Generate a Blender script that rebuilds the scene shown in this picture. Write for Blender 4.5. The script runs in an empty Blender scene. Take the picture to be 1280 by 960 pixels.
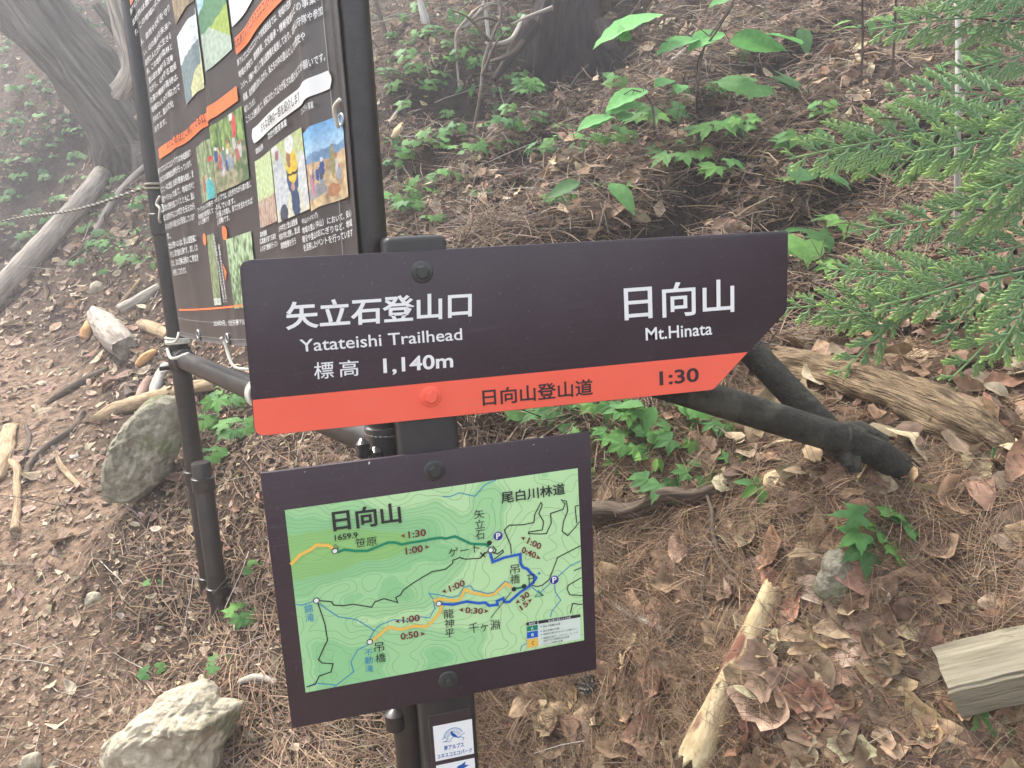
import bpy, bmesh, math, random
import numpy as np
from mathutils import Vector, noise as mnoise

random.seed(7)
rng = np.random.default_rng(11)
SC = bpy.context.scene
COL = SC.collection
PI = math.pi

# ------------------------------------------------------------------ camera
F = 971.6                                   # focal length in pixels of the 1280 x 960 photograph
EYE = np.array([0.0, 0.0, 1.5])


def _rod(r):
    a = np.linalg.norm(r)
    k = r / a
    K = np.array([[0, -k[2], k[1]], [k[2], 0, -k[0]], [-k[1], k[0], 0]])
    return np.eye(3) + math.sin(a) * K + (1 - math.cos(a)) * K @ K


RC = _rod(np.array([0.1942, -0.2521, -0.0719]))  # (x along the sign, down, into the bank) -> (right, down, forward)


def ray(px, py):
    """Direction through a pixel of the photograph, scaled so that its depth along the view axis is 1."""
    d = RC.T @ np.array([(px - 640) / F, (py - 480) / F, 1.0])
    return np.array([d[0], d[2], -d[1]])


def at(px, py, depth):
    return EYE + ray(px, py) * depth


def on_y(px, py, y):
    d = ray(px, py)
    return EYE + d * (y / d[1])


cam_data = bpy.data.cameras.new("camera")
cam = bpy.data.objects.new("camera", cam_data)
COL.objects.link(cam)
w3 = lambda row: Vector((row[0], row[2], -row[1]))
right, down, fwd = w3(RC[0]), w3(RC[1]), w3(RC[2])
M = cam.matrix_world.copy()
for i in range(3):
    M[i][0], M[i][1], M[i][2], M[i][3] = right[i], -down[i], -fwd[i], EYE[i]
cam.matrix_world = M
cam_data.sensor_width = 36.0
cam_data.lens = F / 1280 * 36.0
cam_data.clip_start = 0.02
cam_data.clip_end = 400
SC.camera = cam

# ------------------------------------------------------------------ light
SUN_AZ = math.radians(-38)                  # clockwise from +Y
SUN_EL = math.radians(56)
world = bpy.data.worlds.new("World")
SC.world = world
world.use_nodes = True
wn, wl = world.node_tree.nodes, world.node_tree.links
sky = wn.new("ShaderNodeTexSky")
sky.sky_type = 'NISHITA'
sky.sun_disc = False
sky.sun_elevation = SUN_EL
sky.sun_rotation = SUN_AZ
sky.dust_density = 3.0
sky.air_density = 1.0
bg = wn["Background"]
bg.inputs["Strength"].default_value = 0.12
hsv = wn.new("ShaderNodeHueSaturation")          # light filtered by a canopy and thin cloud: less blue than a clear sky
hsv.inputs["Saturation"].default_value = 0.35
wl.new(sky.outputs[0], hsv.inputs["Color"])
wl.new(hsv.outputs["Color"], bg.inputs["Color"])
sun_data = bpy.data.lights.new("sun", 'SUN')
sun_data.energy = 1.5
sun_data.angle = math.radians(10)
sun_data.color = (1.0, 0.94, 0.85)
sun = bpy.data.objects.new("sun", sun_data)
COL.objects.link(sun)
sdir = Vector((math.sin(SUN_AZ) * math.cos(SUN_EL), math.cos(SUN_AZ) * math.cos(SUN_EL), math.sin(SUN_EL)))
sun.rotation_euler = sdir.to_track_quat('Z', 'Y').to_euler()
sun.location = sdir * 30

SC.view_settings.view_transform = 'Standard'
SC.view_settings.look = 'None'
SC.view_settings.gamma = 1.0
SC.view_settings.exposure = 2.36
SC.cycles.use_denoising = True
SC.cycles.volume_bounces = 1
SC.cycles.max_bounces = 8


# ------------------------------------------------------------------ materials
def new_mat(name):
    m = bpy.data.materials.new(name)
    m.use_nodes = True
    return m, m.node_tree.nodes, m.node_tree.links, m.node_tree.nodes["Principled BSDF"]


def lin(r, g, b):
    f = lambda c: (c / 255 / 12.92) if c / 255 <= 0.04045 else ((c / 255 + 0.055) / 1.055) ** 2.4
    return (f(r), f(g), f(b))


def mat(name, c1, c2=None, scale=20.0, rough=0.7, bump=0.0, bscale=60.0, spec=0.4, coord='Object', metallic=0.0,
        c3=None, bdist=0.004, attr=None, detail=6.0, lo=0.35, hi=0.65, coat=0.0, dust=None):
    """Noise-mottled surface: c1 and c2 mixed by a noise, c3 in sparse patches; bump from a second noise."""
    m, n, l, p = new_mat(name)
    p.inputs["Roughness"].default_value = rough
    p.inputs["Specular IOR Level"].default_value = spec
    p.inputs["Metallic"].default_value = metallic
    if coat:
        p.inputs["Coat Weight"].default_value = coat
        p.inputs["Coat Roughness"].default_value = 0.25
    if attr:
        tc = n.new("ShaderNodeAttribute")
        tc.attribute_name = attr
        vec = tc.outputs["Vector"]
    else:
        tc = n.new("ShaderNodeTexCoord")
        vec = tc.outputs[coord]
    if c2 is None:
        p.inputs["Base Color"].default_value = (*c1, 1)
    else:
        nz = n.new("ShaderNodeTexNoise")
        nz.inputs["Scale"].default_value = scale
        nz.inputs["Detail"].default_value = detail
        nz.inputs["Roughness"].default_value = 0.65
        l.new(vec, nz.inputs["Vector"])
        cr = n.new("ShaderNodeValToRGB")
        cr.color_ramp.elements[0].position = lo
        cr.color_ramp.elements[0].color = (*c1, 1)
        cr.color_ramp.elements[1].position = hi
        cr.color_ramp.elements[1].color = (*c2, 1)
        l.new(nz.outputs["Fac"], cr.inputs["Fac"])
        out = cr.outputs["Color"]
        if c3 is not None:
            n3 = n.new("ShaderNodeTexNoise")
            n3.inputs["Scale"].default_value = scale * 0.45
            n3.inputs["Detail"].default_value = 5.0
            l.new(vec, n3.inputs["Vector"])
            r3 = n.new("ShaderNodeValToRGB")
            r3.color_ramp.elements[0].position = 0.55
            r3.color_ramp.elements[1].position = 0.66
            l.new(n3.outputs["Fac"], r3.inputs["Fac"])
            mx = n.new("ShaderNodeMix")
            mx.data_type = 'RGBA'
            l.new(r3.outputs["Color"], mx.inputs["Factor"])
            l.new(out, mx.inputs["A"])
            mx.inputs["B"].default_value = (*c3, 1)
            out = mx.outputs["Result"]
        if dust is not None:
            # settled dust: fine specks and a few long faint scuffs, duller than the paint below
            n4 = n.new("ShaderNodeTexNoise")
            n4.inputs["Scale"].default_value = 260.0
            n4.inputs["Detail"].default_value = 3.0
            l.new(vec, n4.inputs["Vector"])
            r4 = n.new("ShaderNodeValToRGB")
            r4.color_ramp.elements[0].position = 0.66
            r4.color_ramp.elements[1].position = 0.76
            r4.color_ramp.elements[1].color = (0.8, 0.8, 0.8, 1)
            l.new(n4.outputs["Fac"], r4.inputs["Fac"])
            mp = n.new("ShaderNodeMapping")
            mp.inputs["Scale"].default_value = (6, 6, 130)
            mp.inputs["Rotation"].default_value = (0, 0.5, 0)
            l.new(vec, mp.inputs["Vector"])
            n5 = n.new("ShaderNodeTexNoise")
            n5.inputs["Scale"].default_value = 2.2
            n5.inputs["Detail"].default_value = 5.0
            l.new(mp.outputs["Vector"], n5.inputs["Vector"])
            r5 = n.new("ShaderNodeValToRGB")
            r5.color_ramp.elements[0].position = 0.60
            r5.color_ramp.elements[1].position = 0.78
            r5.color_ramp.elements[1].color = (0.22, 0.22, 0.22, 1)
            l.new(n5.outputs["Fac"], r5.inputs["Fac"])
            mxm = n.new("ShaderNodeMath")
            mxm.operation = 'MAXIMUM'
            l.new(r4.outputs["Color"], mxm.inputs[0])
            l.new(r5.outputs["Color"], mxm.inputs[1])
            md = n.new("ShaderNodeMix")
            md.data_type = 'RGBA'
            l.new(mxm.outputs[0], md.inputs["Factor"])
            l.new(out, md.inputs["A"])
            md.inputs["B"].default_value = (*dust, 1)
            out = md.outputs["Result"]
            ma = n.new("ShaderNodeMath")
            ma.operation = 'MULTIPLY_ADD'
            l.new(mxm.outputs[0], ma.inputs[0])
            ma.inputs[1].default_value = 0.4
            ma.inputs[2].default_value = rough
            l.new(ma.outputs[0], p.inputs["Roughness"])
        l.new(out, p.inputs["Base Color"])
    if bump:
        nb = n.new("ShaderNodeTexNoise")
        nb.inputs["Scale"].default_value = bscale
        nb.inputs["Detail"].default_value = 6.0
        l.new(vec, nb.inputs["Vector"])
        b = n.new("ShaderNodeBump")
        b.inputs["Strength"].default_value = bump
        b.inputs["Distance"].default_value = bdist
        l.new(nb.outputs["Fac"], b.inputs["Height"])
        l.new(b.outputs["Normal"], p.inputs["Normal"])
    return m


def mat_col(name, rough=0.6, spec=0.3, transl=0.0, bump=0.0, bscale=200, var=0.0):
    """Colour from the mesh's own 'Col' attribute (its printed or natural colour); optional thin-leaf translucency."""
    m, n, l, p = new_mat(name)
    a = n.new("ShaderNodeAttribute")
    a.attribute_name = "Col"
    out = a.outputs["Color"]
    p.inputs["Roughness"].default_value = rough
    p.inputs["Specular IOR Level"].default_value = spec
    if var:
        tc = n.new("ShaderNodeTexCoord")
        nz = n.new("ShaderNodeTexNoise")
        nz.inputs["Scale"].default_value = bscale
        nz.inputs["Detail"].default_value = 4
        l.new(tc.outputs["Object"], nz.inputs["Vector"])
        mr = n.new("ShaderNodeMapRange")
        mr.inputs["From Min"].default_value = 0.3
        mr.inputs["From Max"].default_value = 0.7
        mr.inputs["To Min"].default_value = 1 - var
        mr.inputs["To Max"].default_value = 1 + var
        l.new(nz.outputs["Fac"], mr.inputs["Value"])
        mx = n.new("ShaderNodeMix")
        mx.data_type = 'RGBA'
        mx.blend_type = 'MULTIPLY'
        mx.inputs["Factor"].default_value = 1
        l.new(out, mx.inputs["A"])
        l.new(mr.outputs["Result"], mx.inputs["B"])
        out = mx.outputs["Result"]
    l.new(out, p.inputs["Base Color"])
    if transl:
        t = n.new("ShaderNodeBsdfTranslucent")
        l.new(out, t.inputs["Color"])
        ms = n.new("ShaderNodeMixShader")
        ms.inputs[0].default_value = transl
        l.new(p.outputs[0], ms.inputs[1])
        l.new(t.outputs[0], ms.inputs[2])
        l.new(ms.outputs[0], n["Material Output"].inputs["Surface"])
    return m


def mat_soil():
    m = mat_col("forest_soil", rough=0.95, spec=0.1, var=0.55, bscale=24)
    n, l, p = m.node_tree.nodes, m.node_tree.links, m.node_tree.nodes["Principled BSDF"]
    tc = n.new("ShaderNodeTexCoord")
    nb = n.new("ShaderNodeTexNoise")
    nb.inputs["Scale"].default_value = 60
    nb.inputs["Detail"].default_value = 8
    nb.inputs["Roughness"].default_value = 0.7
    l.new(tc.outputs["Object"], nb.inputs["Vector"])
    b = n.new("ShaderNodeBump")
    b.inputs["Strength"].default_value = 1.0
    b.inputs["Distance"].default_value = 0.03
    l.new(nb.outputs["Fac"], b.inputs["Height"])
    l.new(b.outputs["Normal"], p.inputs["Normal"])
    return m


M_SIGN = mat("sign_dark_paint", (0.030, 0.017, 0.024), (0.038, 0.023, 0.031), 9, rough=0.36, spec=0.45, bump=0.03, bscale=350, bdist=0.001, dust=(0.11, 0.095, 0.09))
M_POST = mat("post_paint", (0.016, 0.014, 0.014), (0.035, 0.031, 0.029), 14, rough=0.5, bump=0.15, bscale=180, bdist=0.001)
M_ORANGE = mat("orange_paint", (0.79, 0.115, 0.066), (0.83, 0.128, 0.076), 8, rough=0.42, spec=0.35, dust=(0.45, 0.22, 0.17))
M_WHITE = mat("white_letter", (0.74, 0.75, 0.74), rough=0.45)
M_DARKINK = mat("dark_letter", (0.035, 0.016, 0.016), rough=0.5)
M_MAPINK = mat("map_black_ink", (0.02, 0.022, 0.022), rough=0.5)
M_MAPRED = mat("map_maroon_ink", (0.17, 0.025, 0.03), rough=0.5)
M_MAPBLUE = mat("map_river_ink", (0.03, 0.24, 0.46), rough=0.5)
M_RBLUE = mat("map_blue_route", (0.012, 0.10, 0.46), rough=0.5)
M_RGREEN = mat("map_green_route", (0.005, 0.22, 0.11), rough=0.5)
M_RYEL = mat("map_yellow_route", (0.78, 0.48, 0.09), rough=0.5)
M_NAVY = mat("map_parking_mark", (0.012, 0.03, 0.21), rough=0.5)
M_CONT = mat("map_contour_ink", (0.24, 0.42, 0.20), rough=0.5)
M_MAP = mat_col("map_print", rough=0.38, spec=0.4)
M_PRINT = mat_col("printed_photo", rough=0.45, spec=0.3)
M_BANNER = mat("banner_cloth", (0.050, 0.041, 0.038), (0.060, 0.050, 0.046), 6, rough=0.42, spec=0.5, bump=0.05, bscale=500, bdist=0.0006)
M_BORANGE = mat("banner_orange", (0.80, 0.19, 0.06), rough=0.45)
M_BWHITE = mat("banner_white", (0.66, 0.68, 0.66), rough=0.45)
M_PIPE = mat("dark_brown_pipe", (0.013, 0.011, 0.010), (0.030, 0.025, 0.021), 22, rough=0.38, spec=0.5, bump=0.15, bscale=150, bdist=0.001, dust=(0.09, 0.08, 0.065))
M_PIPEOLD = mat("mossy_dark_pipe", (0.014, 0.013, 0.011), (0.036, 0.034, 0.026), 40, rough=0.8, spec=0.2, c3=(0.055, 0.053, 0.038), bump=0.9, bscale=160, bdist=0.004, dust=(0.10, 0.095, 0.07))
M_STEEL = mat("dull_steel", (0.35, 0.36, 0.36), (0.5, 0.5, 0.5), 60, rough=0.35, metallic=0.9)
M_BOLT = mat("dark_bolt", (0.02, 0.021, 0.02), (0.035, 0.036, 0.034), 40, rough=0.36, spec=0.6)
M_CORD = mat("pale_cord", (0.50, 0.48, 0.40), (0.62, 0.6, 0.52), 80, rough=0.8)
M_LBLUE = mat("pale_blue_hook", (0.36, 0.48, 0.52), rough=0.4)
M_STICKBLUE = mat("sticker_blue", (0.012, 0.09, 0.34), rough=0.5)
M_STICKPALE = mat("sticker_pale_blue", (0.13, 0.27, 0.43), rough=0.5)
M_SOIL = mat_soil()
M_LITTER = mat_col("dead_leaf", rough=0.75, spec=0.25, transl=0.15, var=0.35, bscale=70)
M_NEEDLE = mat_col("pine_needle", rough=0.6, spec=0.3)
M_LEAF = mat_col("green_leaf", rough=0.62, spec=0.2, transl=0.38, var=0.15, bscale=60)
M_CYP = mat_col("cypress_scale_leaf", rough=0.6, spec=0.25, transl=0.25)
M_STEM = mat("green_stem", (0.06, 0.075, 0.03), (0.10, 0.09, 0.045), 60, rough=0.7)
M_TWIG = mat("brown_twig", (0.05, 0.035, 0.025), (0.11, 0.085, 0.06), 60, rough=0.85, bump=0.3, bscale=120)
M_GREYWOOD = mat("weathered_grey_wood", (0.20, 0.17, 0.14), (0.40, 0.36, 0.30), 70, rough=0.85, spec=0.2, c3=(0.14, 0.115, 0.09), bump=0.6, bscale=90, bdist=0.008, attr="uvw")
M_DARKWOOD = mat("dark_damp_wood", (0.05, 0.037, 0.027), (0.13, 0.10, 0.075), 120, rough=0.9, spec=0.2, bump=0.7, bscale=160, bdist=0.006, attr="uvw")
M_TANWOOD = mat("tan_dead_wood", (0.22, 0.155, 0.09), (0.38, 0.29, 0.18), 120, rough=0.85, spec=0.2, c3=(0.16, 0.105, 0.06), bump=0.6, bscale=160, bdist=0.005, attr="uvw")
M_PALEWOOD = mat("pale_peeled_wood", (0.36, 0.27, 0.145), (0.52, 0.43, 0.26), 90, rough=0.75, spec=0.2, c3=(0.17, 0.075, 0.05), bump=0.4, bscale=160, bdist=0.004, attr="uvw")
M_ROTWOOD = mat("rotten_split_wood", (0.07, 0.048, 0.03), (0.31, 0.225, 0.135), 170, rough=0.9, spec=0.15, c3=(0.20, 0.14, 0.085), bump=1.0, bscale=240, bdist=0.02, attr="uvw")
M_REDWOOD = mat("orange_broken_wood", (0.40, 0.20, 0.07), (0.55, 0.33, 0.14), 120, rough=0.85, bump=0.6, bscale=160, bdist=0.005, attr="uvw")
M_BARK = mat("shaggy_bark", (0.055, 0.05, 0.042), (0.16, 0.148, 0.125), 30, rough=0.95, spec=0.15, c3=(0.06, 0.066, 0.045), bump=1.0, bscale=38, bdist=0.04, attr="uvw")
M_DARKBARK = mat("dark_bark", (0.014, 0.011, 0.010), (0.045, 0.034, 0.029), 25, rough=0.95, spec=0.15, bump=1.0, bscale=38, bdist=0.03, attr="uvw")
M_PALEBARK = mat("pale_bark", (0.26, 0.25, 0.22), (0.45, 0.44, 0.40), 30, rough=0.85, spec=0.2, c3=(0.16, 0.15, 0.12), bump=0.4, bscale=60, bdist=0.004, attr="uvw")
M_STONE = mat("pale_granite", (0.25, 0.215, 0.155), (0.43, 0.385, 0.29), 30, rough=0.9, spec=0.2, c3=(0.16, 0.155, 0.095), bump=0.8, bscale=55, bdist=0.012)
M_MOSSSTONE = mat("mossy_stone", (0.12, 0.11, 0.08), (0.28, 0.26, 0.195), 34, rough=0.95, spec=0.15, c3=(0.12, 0.135, 0.065), bump=0.8, bscale=60, bdist=0.01)
M_LUMBER = mat("weathered_lumber", (0.125, 0.11, 0.078), (0.235, 0.21, 0.15), 130, rough=0.85, spec=0.2, c3=(0.22, 0.195, 0.14), bump=0.8, bscale=260, bdist=0.004, attr="uvw")
M_CONE = mat("pine_cone_scale", (0.11, 0.095, 0.08), (0.22, 0.2, 0.18), 60, rough=0.9)
M_ROPELIGHT = mat("pale_rope_strand", (0.22, 0.21, 0.155), (0.28, 0.265, 0.2), 80, rough=0.85)
M_ROPEDARK = mat("dark_rope_strand", (0.04, 0.04, 0.038), (0.07, 0.07, 0.065), 80, rough=0.85)
M_SCRAPE = mat("scratch_bare_metal", (0.62, 0.60, 0.56), rough=0.4)


# ------------------------------------------------------------------ object helpers
def root_of(o):
    while o.parent is not None:
        o = o.parent
    return o


def thing(name, label, cat, loc, group=None):
    o = bpy.data.objects.new(name, None)
    o.empty_display_size = 0.05
    COL.objects.link(o)
    o.location = Vector(loc)
    o["label"] = label
    o["category"] = cat
    if group:
        o["group"] = group
    return o


def tag(o, label, cat, group=None):
    o["label"] = label
    o["category"] = cat
    if group:
        o["group"] = group
    return o


class MB:
    """Collects vertices, faces, per-vertex colours and a per-vertex texture vector; builds ONE mesh object."""

    def __init__(s):
        s.V, s.Fc, s.C, s.U, s.pieces = [], [], [], [], []

    def add(s, V, Fc, col=(1, 1, 1), uvw=None):
        s.pieces.append((list(V), list(Fc), col, uvw))
        o = len(s.V)
        s.V += [tuple(v) for v in V]
        s.Fc += [tuple(i + o for i in f) for f in Fc]
        if isinstance(col, (list, np.ndarray)) and len(col) == len(V):
            s.C += [tuple(c[:3]) for c in col]
        else:
            s.C += [tuple(col)] * len(V)
        s.U += [tuple(u) for u in uvw] if uvw is not None else [tuple(v) for v in V]
        return s

    def build(s, name, m, parent=None, smooth=True, loc=None, autosmooth=None, split=False):
        if split and len(s.pieces) > 1:
            for pc_ in s.pieces:
                MB().add(*pc_).build(name, m, parent, smooth, loc)
            return None
        V = np.array(s.V, dtype=float).reshape(-1, 3)
        if parent is not None:
            org = np.array(root_of(parent).location)
        elif loc is not None:
            org = np.array(loc, dtype=float)
        else:
            org = np.zeros(3)
        me = bpy.data.meshes.new(name)
        me.from_pydata((V - org).tolist(), [], s.Fc)
        if smooth:
            me.polygons.foreach_set("use_smooth", [True] * len(me.polygons))
        a = me.attributes.new("Col", 'FLOAT_COLOR', 'POINT')
        a.data.foreach_set("color", np.c_[np.array(s.C, dtype=np.float32).reshape(-1, 3), np.ones(len(s.C), np.float32)].ravel())
        u = me.attributes.new("uvw", 'FLOAT_VECTOR', 'POINT')
        u.data.foreach_set("vector", np.array(s.U, dtype=np.float32).ravel())
        me.update()
        o = bpy.data.objects.new(name, me)
        me.materials.append(m)
        COL.objects.link(o)
        if parent is not None:
            o.parent = parent
        else:
            o.location = Vector(org)
        if autosmooth is not None:
            me.set_sharp_from_angle(angle=math.radians(autosmooth))
        return o


def fast_mesh(name, V, quads, col, m):
    """Large scatter meshes straight from numpy arrays (all quads)."""
    me = bpy.data.meshes.new(name)
    nf = len(quads)
    me.vertices.add(len(V))
    me.vertices.foreach_set("co", V.astype(np.float32).ravel())
    me.loops.add(nf * 4)
    me.loops.foreach_set("vertex_index", quads.astype(np.int32).ravel())
    me.polygons.add(nf)
    me.polygons.foreach_set("loop_start", np.arange(0, nf * 4, 4, dtype=np.int32))
    me.polygons.foreach_set("use_smooth", np.ones(nf, dtype=bool))
    a = me.attributes.new("Col", 'FLOAT_COLOR', 'POINT')
    a.data.foreach_set("color", np.c_[col, np.ones(len(col))].astype(np.float32).ravel())
    me.update(calc_edges=True)
    me.validate()
    o = bpy.data.objects.new(name, me)
    me.materials.append(m)
    COL.objects.link(o)
    return o


def nrm(v):
    v = np.asarray(v, float)
    return v / (np.linalg.norm(v) + 1e-12)


def smooth_path(P, n):
    """Catmull-Rom resampling of a polyline of points (with any number of extra channels)."""
    P = np.asarray(P, float)
    if len(P) == 2:
        t = np.linspace(0, 1, n)[:, None]
        return P[0] * (1 - t) + P[1] * t
    Q = np.vstack([2 * P[0] - P[1], P, 2 * P[-1] - P[-2]])
    out = []
    for t in np.linspace(0, len(P) - 1 - 1e-9, n):
        i = int(t)
        u = t - i
        a, b, c, d = Q[i:i + 4]
        out.append(0.5 * (2 * b + (c - a) * u + (2 * a - 5 * b + 4 * c - d) * u * u + (3 * b - a - 3 * c + d) * u ** 3))
    return np.array(out)


def tube(mb, P, R, seg=12, rough=0.0, rscale=8.0, cap=True, jag=0.0, col=(1, 1, 1), flat=1.0, stretch=0.12, seed=0.0, furrow=0.0):
    """Sweeps a circle of radius R along P; rough makes the radius lumpy, jag breaks the ends into splinters."""
    P = np.asarray(P, float)
    n = len(P)
    R = np.full(n, R, float) if np.isscalar(R) else np.asarray(R, float)
    T = np.gradient(P, axis=0)
    T /= np.linalg.norm(T, axis=1)[:, None] + 1e-12
    ref = np.array([0, 0, 1.0]) if abs(T[0][2]) < 0.9 else np.array([1.0, 0, 0])
    N = nrm(np.cross(ref, T[0]))
    V, U = [], []
    L = 0
    for i in range(n):
        if i:
            L += np.linalg.norm(P[i] - P[i - 1])
        N = nrm(N - T[i] * (N @ T[i]))
        B = np.cross(T[i], N)
        for k in range(seg):
            a = 2 * PI * k / seg
            r = R[i]
            if rough:
                q = Vector((math.cos(a) * 1.3 + seed, math.sin(a) * 1.3, L * rscale))
                r *= 1 + rough * mnoise.noise(q) + rough * 0.5 * mnoise.noise(q * 2.7)
            if furrow:
                q = Vector((math.cos(a) * 7 + seed, math.sin(a) * 7, L * 1.1))
                r *= 1 - furrow * (1 - min(1, abs(mnoise.noise(q)) * 3.2)) - furrow * .5 * abs(mnoise.noise(Vector((q.x * 2.3, q.y * 2.3, L * 4))))
            p = P[i] + (N * math.cos(a) + B * math.sin(a) * flat) * r
            if jag and i in (0, n - 1):
                s = 1 if i else -1
                p = p + T[i] * s * jag * R[i] * mnoise.noise(Vector((math.cos(a) * 3 + seed, math.sin(a) * 3, 7.7 * s)))
            V.append(p)
            U.append((math.cos(a) * R[i] + seed, math.sin(a) * R[i], L * stretch))
    Fc = []
    for i in range(n - 1):
        for k in range(seg):
            k2 = (k + 1) % seg
            Fc.append((i * seg + k, i * seg + k2, (i + 1) * seg + k2, (i + 1) * seg + k))
    if cap:
        for i, s in ((0, -1), (n - 1, 1)):
            V.append(P[i] - T[i] * s * (jag * R[i] * 0.4))
            U.append((seed, 0, L * stretch + 0.3))
            c = len(V) - 1
            for k in range(seg):
                k2 = (k + 1) % seg
                Fc.append((i * seg + k2, i * seg + k, c) if s < 0 else (i * seg + k, i * seg + k2, c))
    mb.add(V, Fc, col, U)
    return mb


def ring(mb, c, axis, R, r, seg=24, sub=8):
    axis = nrm(axis)
    a = nrm(np.cross(axis, [0.3, 0.9, 0.2]))
    b = np.cross(axis, a)
    V, Fc = [], []
    for i in range(seg):
        t = 2 * PI * i / seg
        d = a * math.cos(t) + b * math.sin(t)
        for k in range(sub):
            s = 2 * PI * k / sub
            V.append(np.asarray(c) + d * (R + r * math.cos(s)) + axis * r * math.sin(s))
    for i in range(seg):
        for k in range(sub):
            i2, k2 = (i + 1) % seg, (k + 1) % sub
            Fc.append((i * sub + k, i2 * sub + k, i2 * sub + k2, i * sub + k2))
    return mb.add(V, Fc)


def bm_part(bm, name, m, parent=None, smooth=False, loc=None, autosmooth=40):
    mb = MB()
    bm.verts.index_update()
    mb.add([v.co for v in bm.verts], [[v.index for v in f.verts] for f in bm.faces])
    bm.free()
    return mb.build(name, m, parent, smooth=True, loc=loc, autosmooth=autosmooth)


def box_bm(lo, hi, bevel=0.0, seg=2):
    bm = bmesh.new()
    lo, hi = np.minimum(lo, hi), np.maximum(lo, hi)
    vs = [bm.verts.new((x, y, z)) for x in (lo[0], hi[0]) for y in (lo[1], hi[1]) for z in (lo[2], hi[2])]
    for f in ((0, 1, 3, 2), (4, 6, 7, 5), (0, 4, 5, 1), (2, 3, 7, 6), (0, 2, 6, 4), (1, 5, 7, 3)):
        bm.faces.new([vs[i] for i in f])
    bmesh.ops.recalc_face_normals(bm, faces=bm.faces)
    if bevel:
        bmesh.ops.bevel(bm, geom=list(bm.edges), offset=bevel, segments=seg, profile=0.5, affect='EDGES')
    return bm


def round_poly(P, radii, n=6):
    out = []
    N = len(P)
    for i in range(N):
        p, a, b = np.array(P[i]), np.array(P[i - 1]), np.array(P[(i + 1) % N])
        r = radii[i]
        if r <= 0:
            out.append(p)
            continue
        q0, q1 = p + nrm(a - p) * r, p + nrm(b - p) * r
        for t in np.linspace(0, 1, n):
            out.append((1 - t) ** 2 * q0 + 2 * t * (1 - t) * p + t * t * q1)
    return out


def plate_bm(poly, y0, thick, bevel=0.0):
    """Flat plate in the sign's plane: outline (x, z), front face at y0, extending back by thick."""
    bm = bmesh.new()
    fr = [bm.verts.new((p[0], y0, p[1])) for p in poly]
    bk = [bm.verts.new((p[0], y0 + thick, p[1])) for p in poly]
    bm.faces.new(fr)
    bm.faces.new(bk[::-1])
    n = len(poly)
    for i in range(n):
        bm.faces.new((fr[i], bk[i], bk[(i + 1) % n], fr[(i + 1) % n]))
    bmesh.ops.recalc_face_normals(bm, faces=bm.faces)
    if bevel:
        ed = [e for e in bm.edges if abs(e.verts[0].co.y - y0) < 1e-7 and abs(e.verts[1].co.y - y0) < 1e-7]
        bmesh.ops.bevel(bm, geom=ed, offset=bevel, segments=2, profile=0.5, affect='EDGES')
    return bm


# ------------------------------------------------------------------ text as meshes
_tcache = {}


def text_mesh(s, bold=0.0, res=3):
    """Triangulated glyph outlines of a string, normalised to its own bounding box 0..1 x 0..1."""
    key = (s, bold, res)
    if key not in _tcache:
        cu = bpy.data.curves.new("lettering_source", 'FONT')
        cu.body = s
        cu.size = 1.0
        cu.resolution_u = res
        cu.offset = bold
        cu.fill_mode = 'FRONT'
        ob = bpy.data.objects.new("lettering_source", cu)
        COL.objects.link(ob)
        dg = bpy.context.evaluated_depsgraph_get()
        me = bpy.data.meshes.new_from_object(ob.evaluated_get(dg))
        V = np.array([v.co[:2] for v in me.vertices]) if len(me.vertices) else np.zeros((0, 2))
        Fc = [tuple(p.vertices) for p in me.polygons]
        bpy.data.objects.remove(ob)
        bpy.data.curves.remove(cu)
        bpy.data.meshes.remove(me)
        if len(V):
            lo, hi = V.min(0), V.max(0)
            V = (V - lo) / np.maximum(hi - lo, 1e-6)
        _tcache[key] = (V, Fc)
    return _tcache[key]


def text_quad(mb, s, bl, br, tl, fn, bold=0.0, res=3, col=(1, 1, 1)):
    """Lays a string into the parallelogram bl, br, tl (2-D plane coordinates); fn maps plane coordinates to the world."""
    V, Fc = text_mesh(s, bold, res)
    bl, br, tl = map(np.asarray, (bl, br, tl))
    mb.add([fn(bl + (br - bl) * v[0] + (tl - bl) * v[1]) for v in V], Fc, col)


def disc(mb, c, r, fn, seg=20, r_in=0.0, col=(1, 1, 1)):
    V, Fc = [], []
    for i in range(seg):
        a = 2 * PI * i / seg
        d = np.array([math.cos(a), math.sin(a)])
        V.append(fn(np.asarray(c) + d * r))
        V.append(fn(np.asarray(c) + d * r_in))
    for i in range(seg):
        j = (i + 1) % seg
        if r_in > 0:
            Fc.append((2 * i, 2 * j, 2 * j + 1, 2 * i + 1))
    if r_in <= 0:
        Fc.append(tuple(range(0, 2 * seg, 2)))
    mb.add(V, Fc, col)


def ribbon(mb, P, w, fn, col=(1, 1, 1), joints=True, closed=False):
    """Flat line of width w along 2-D plane points."""
    P = [np.asarray(p, float) for p in P]
    if closed:
        P.append(P[0])
    n = len(P)
    D = [nrm(P[i + 1] - P[i]) for i in range(n - 1)]
    V = []
    for i in range(n):
        a = D[max(i - 1, 0)]
        b = D[min(i, n - 2)]
        t = nrm(a + b)
        k = max(abs(t @ a), 0.5)
        q = np.array([-t[1], t[0]]) * w / 2 / k
        V += [fn(P[i] + q), fn(P[i] - q)]
    mb.add(V, [(2 * i, 2 * i + 1, 2 * i + 3, 2 * i + 2) for i in range(n - 1)], col)


def poly2(mb, P, fn, col=(1, 1, 1)):
    mb.add([fn(np.asarray(p, float)) for p in P], [tuple(range(len(P)))], col)


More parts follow.
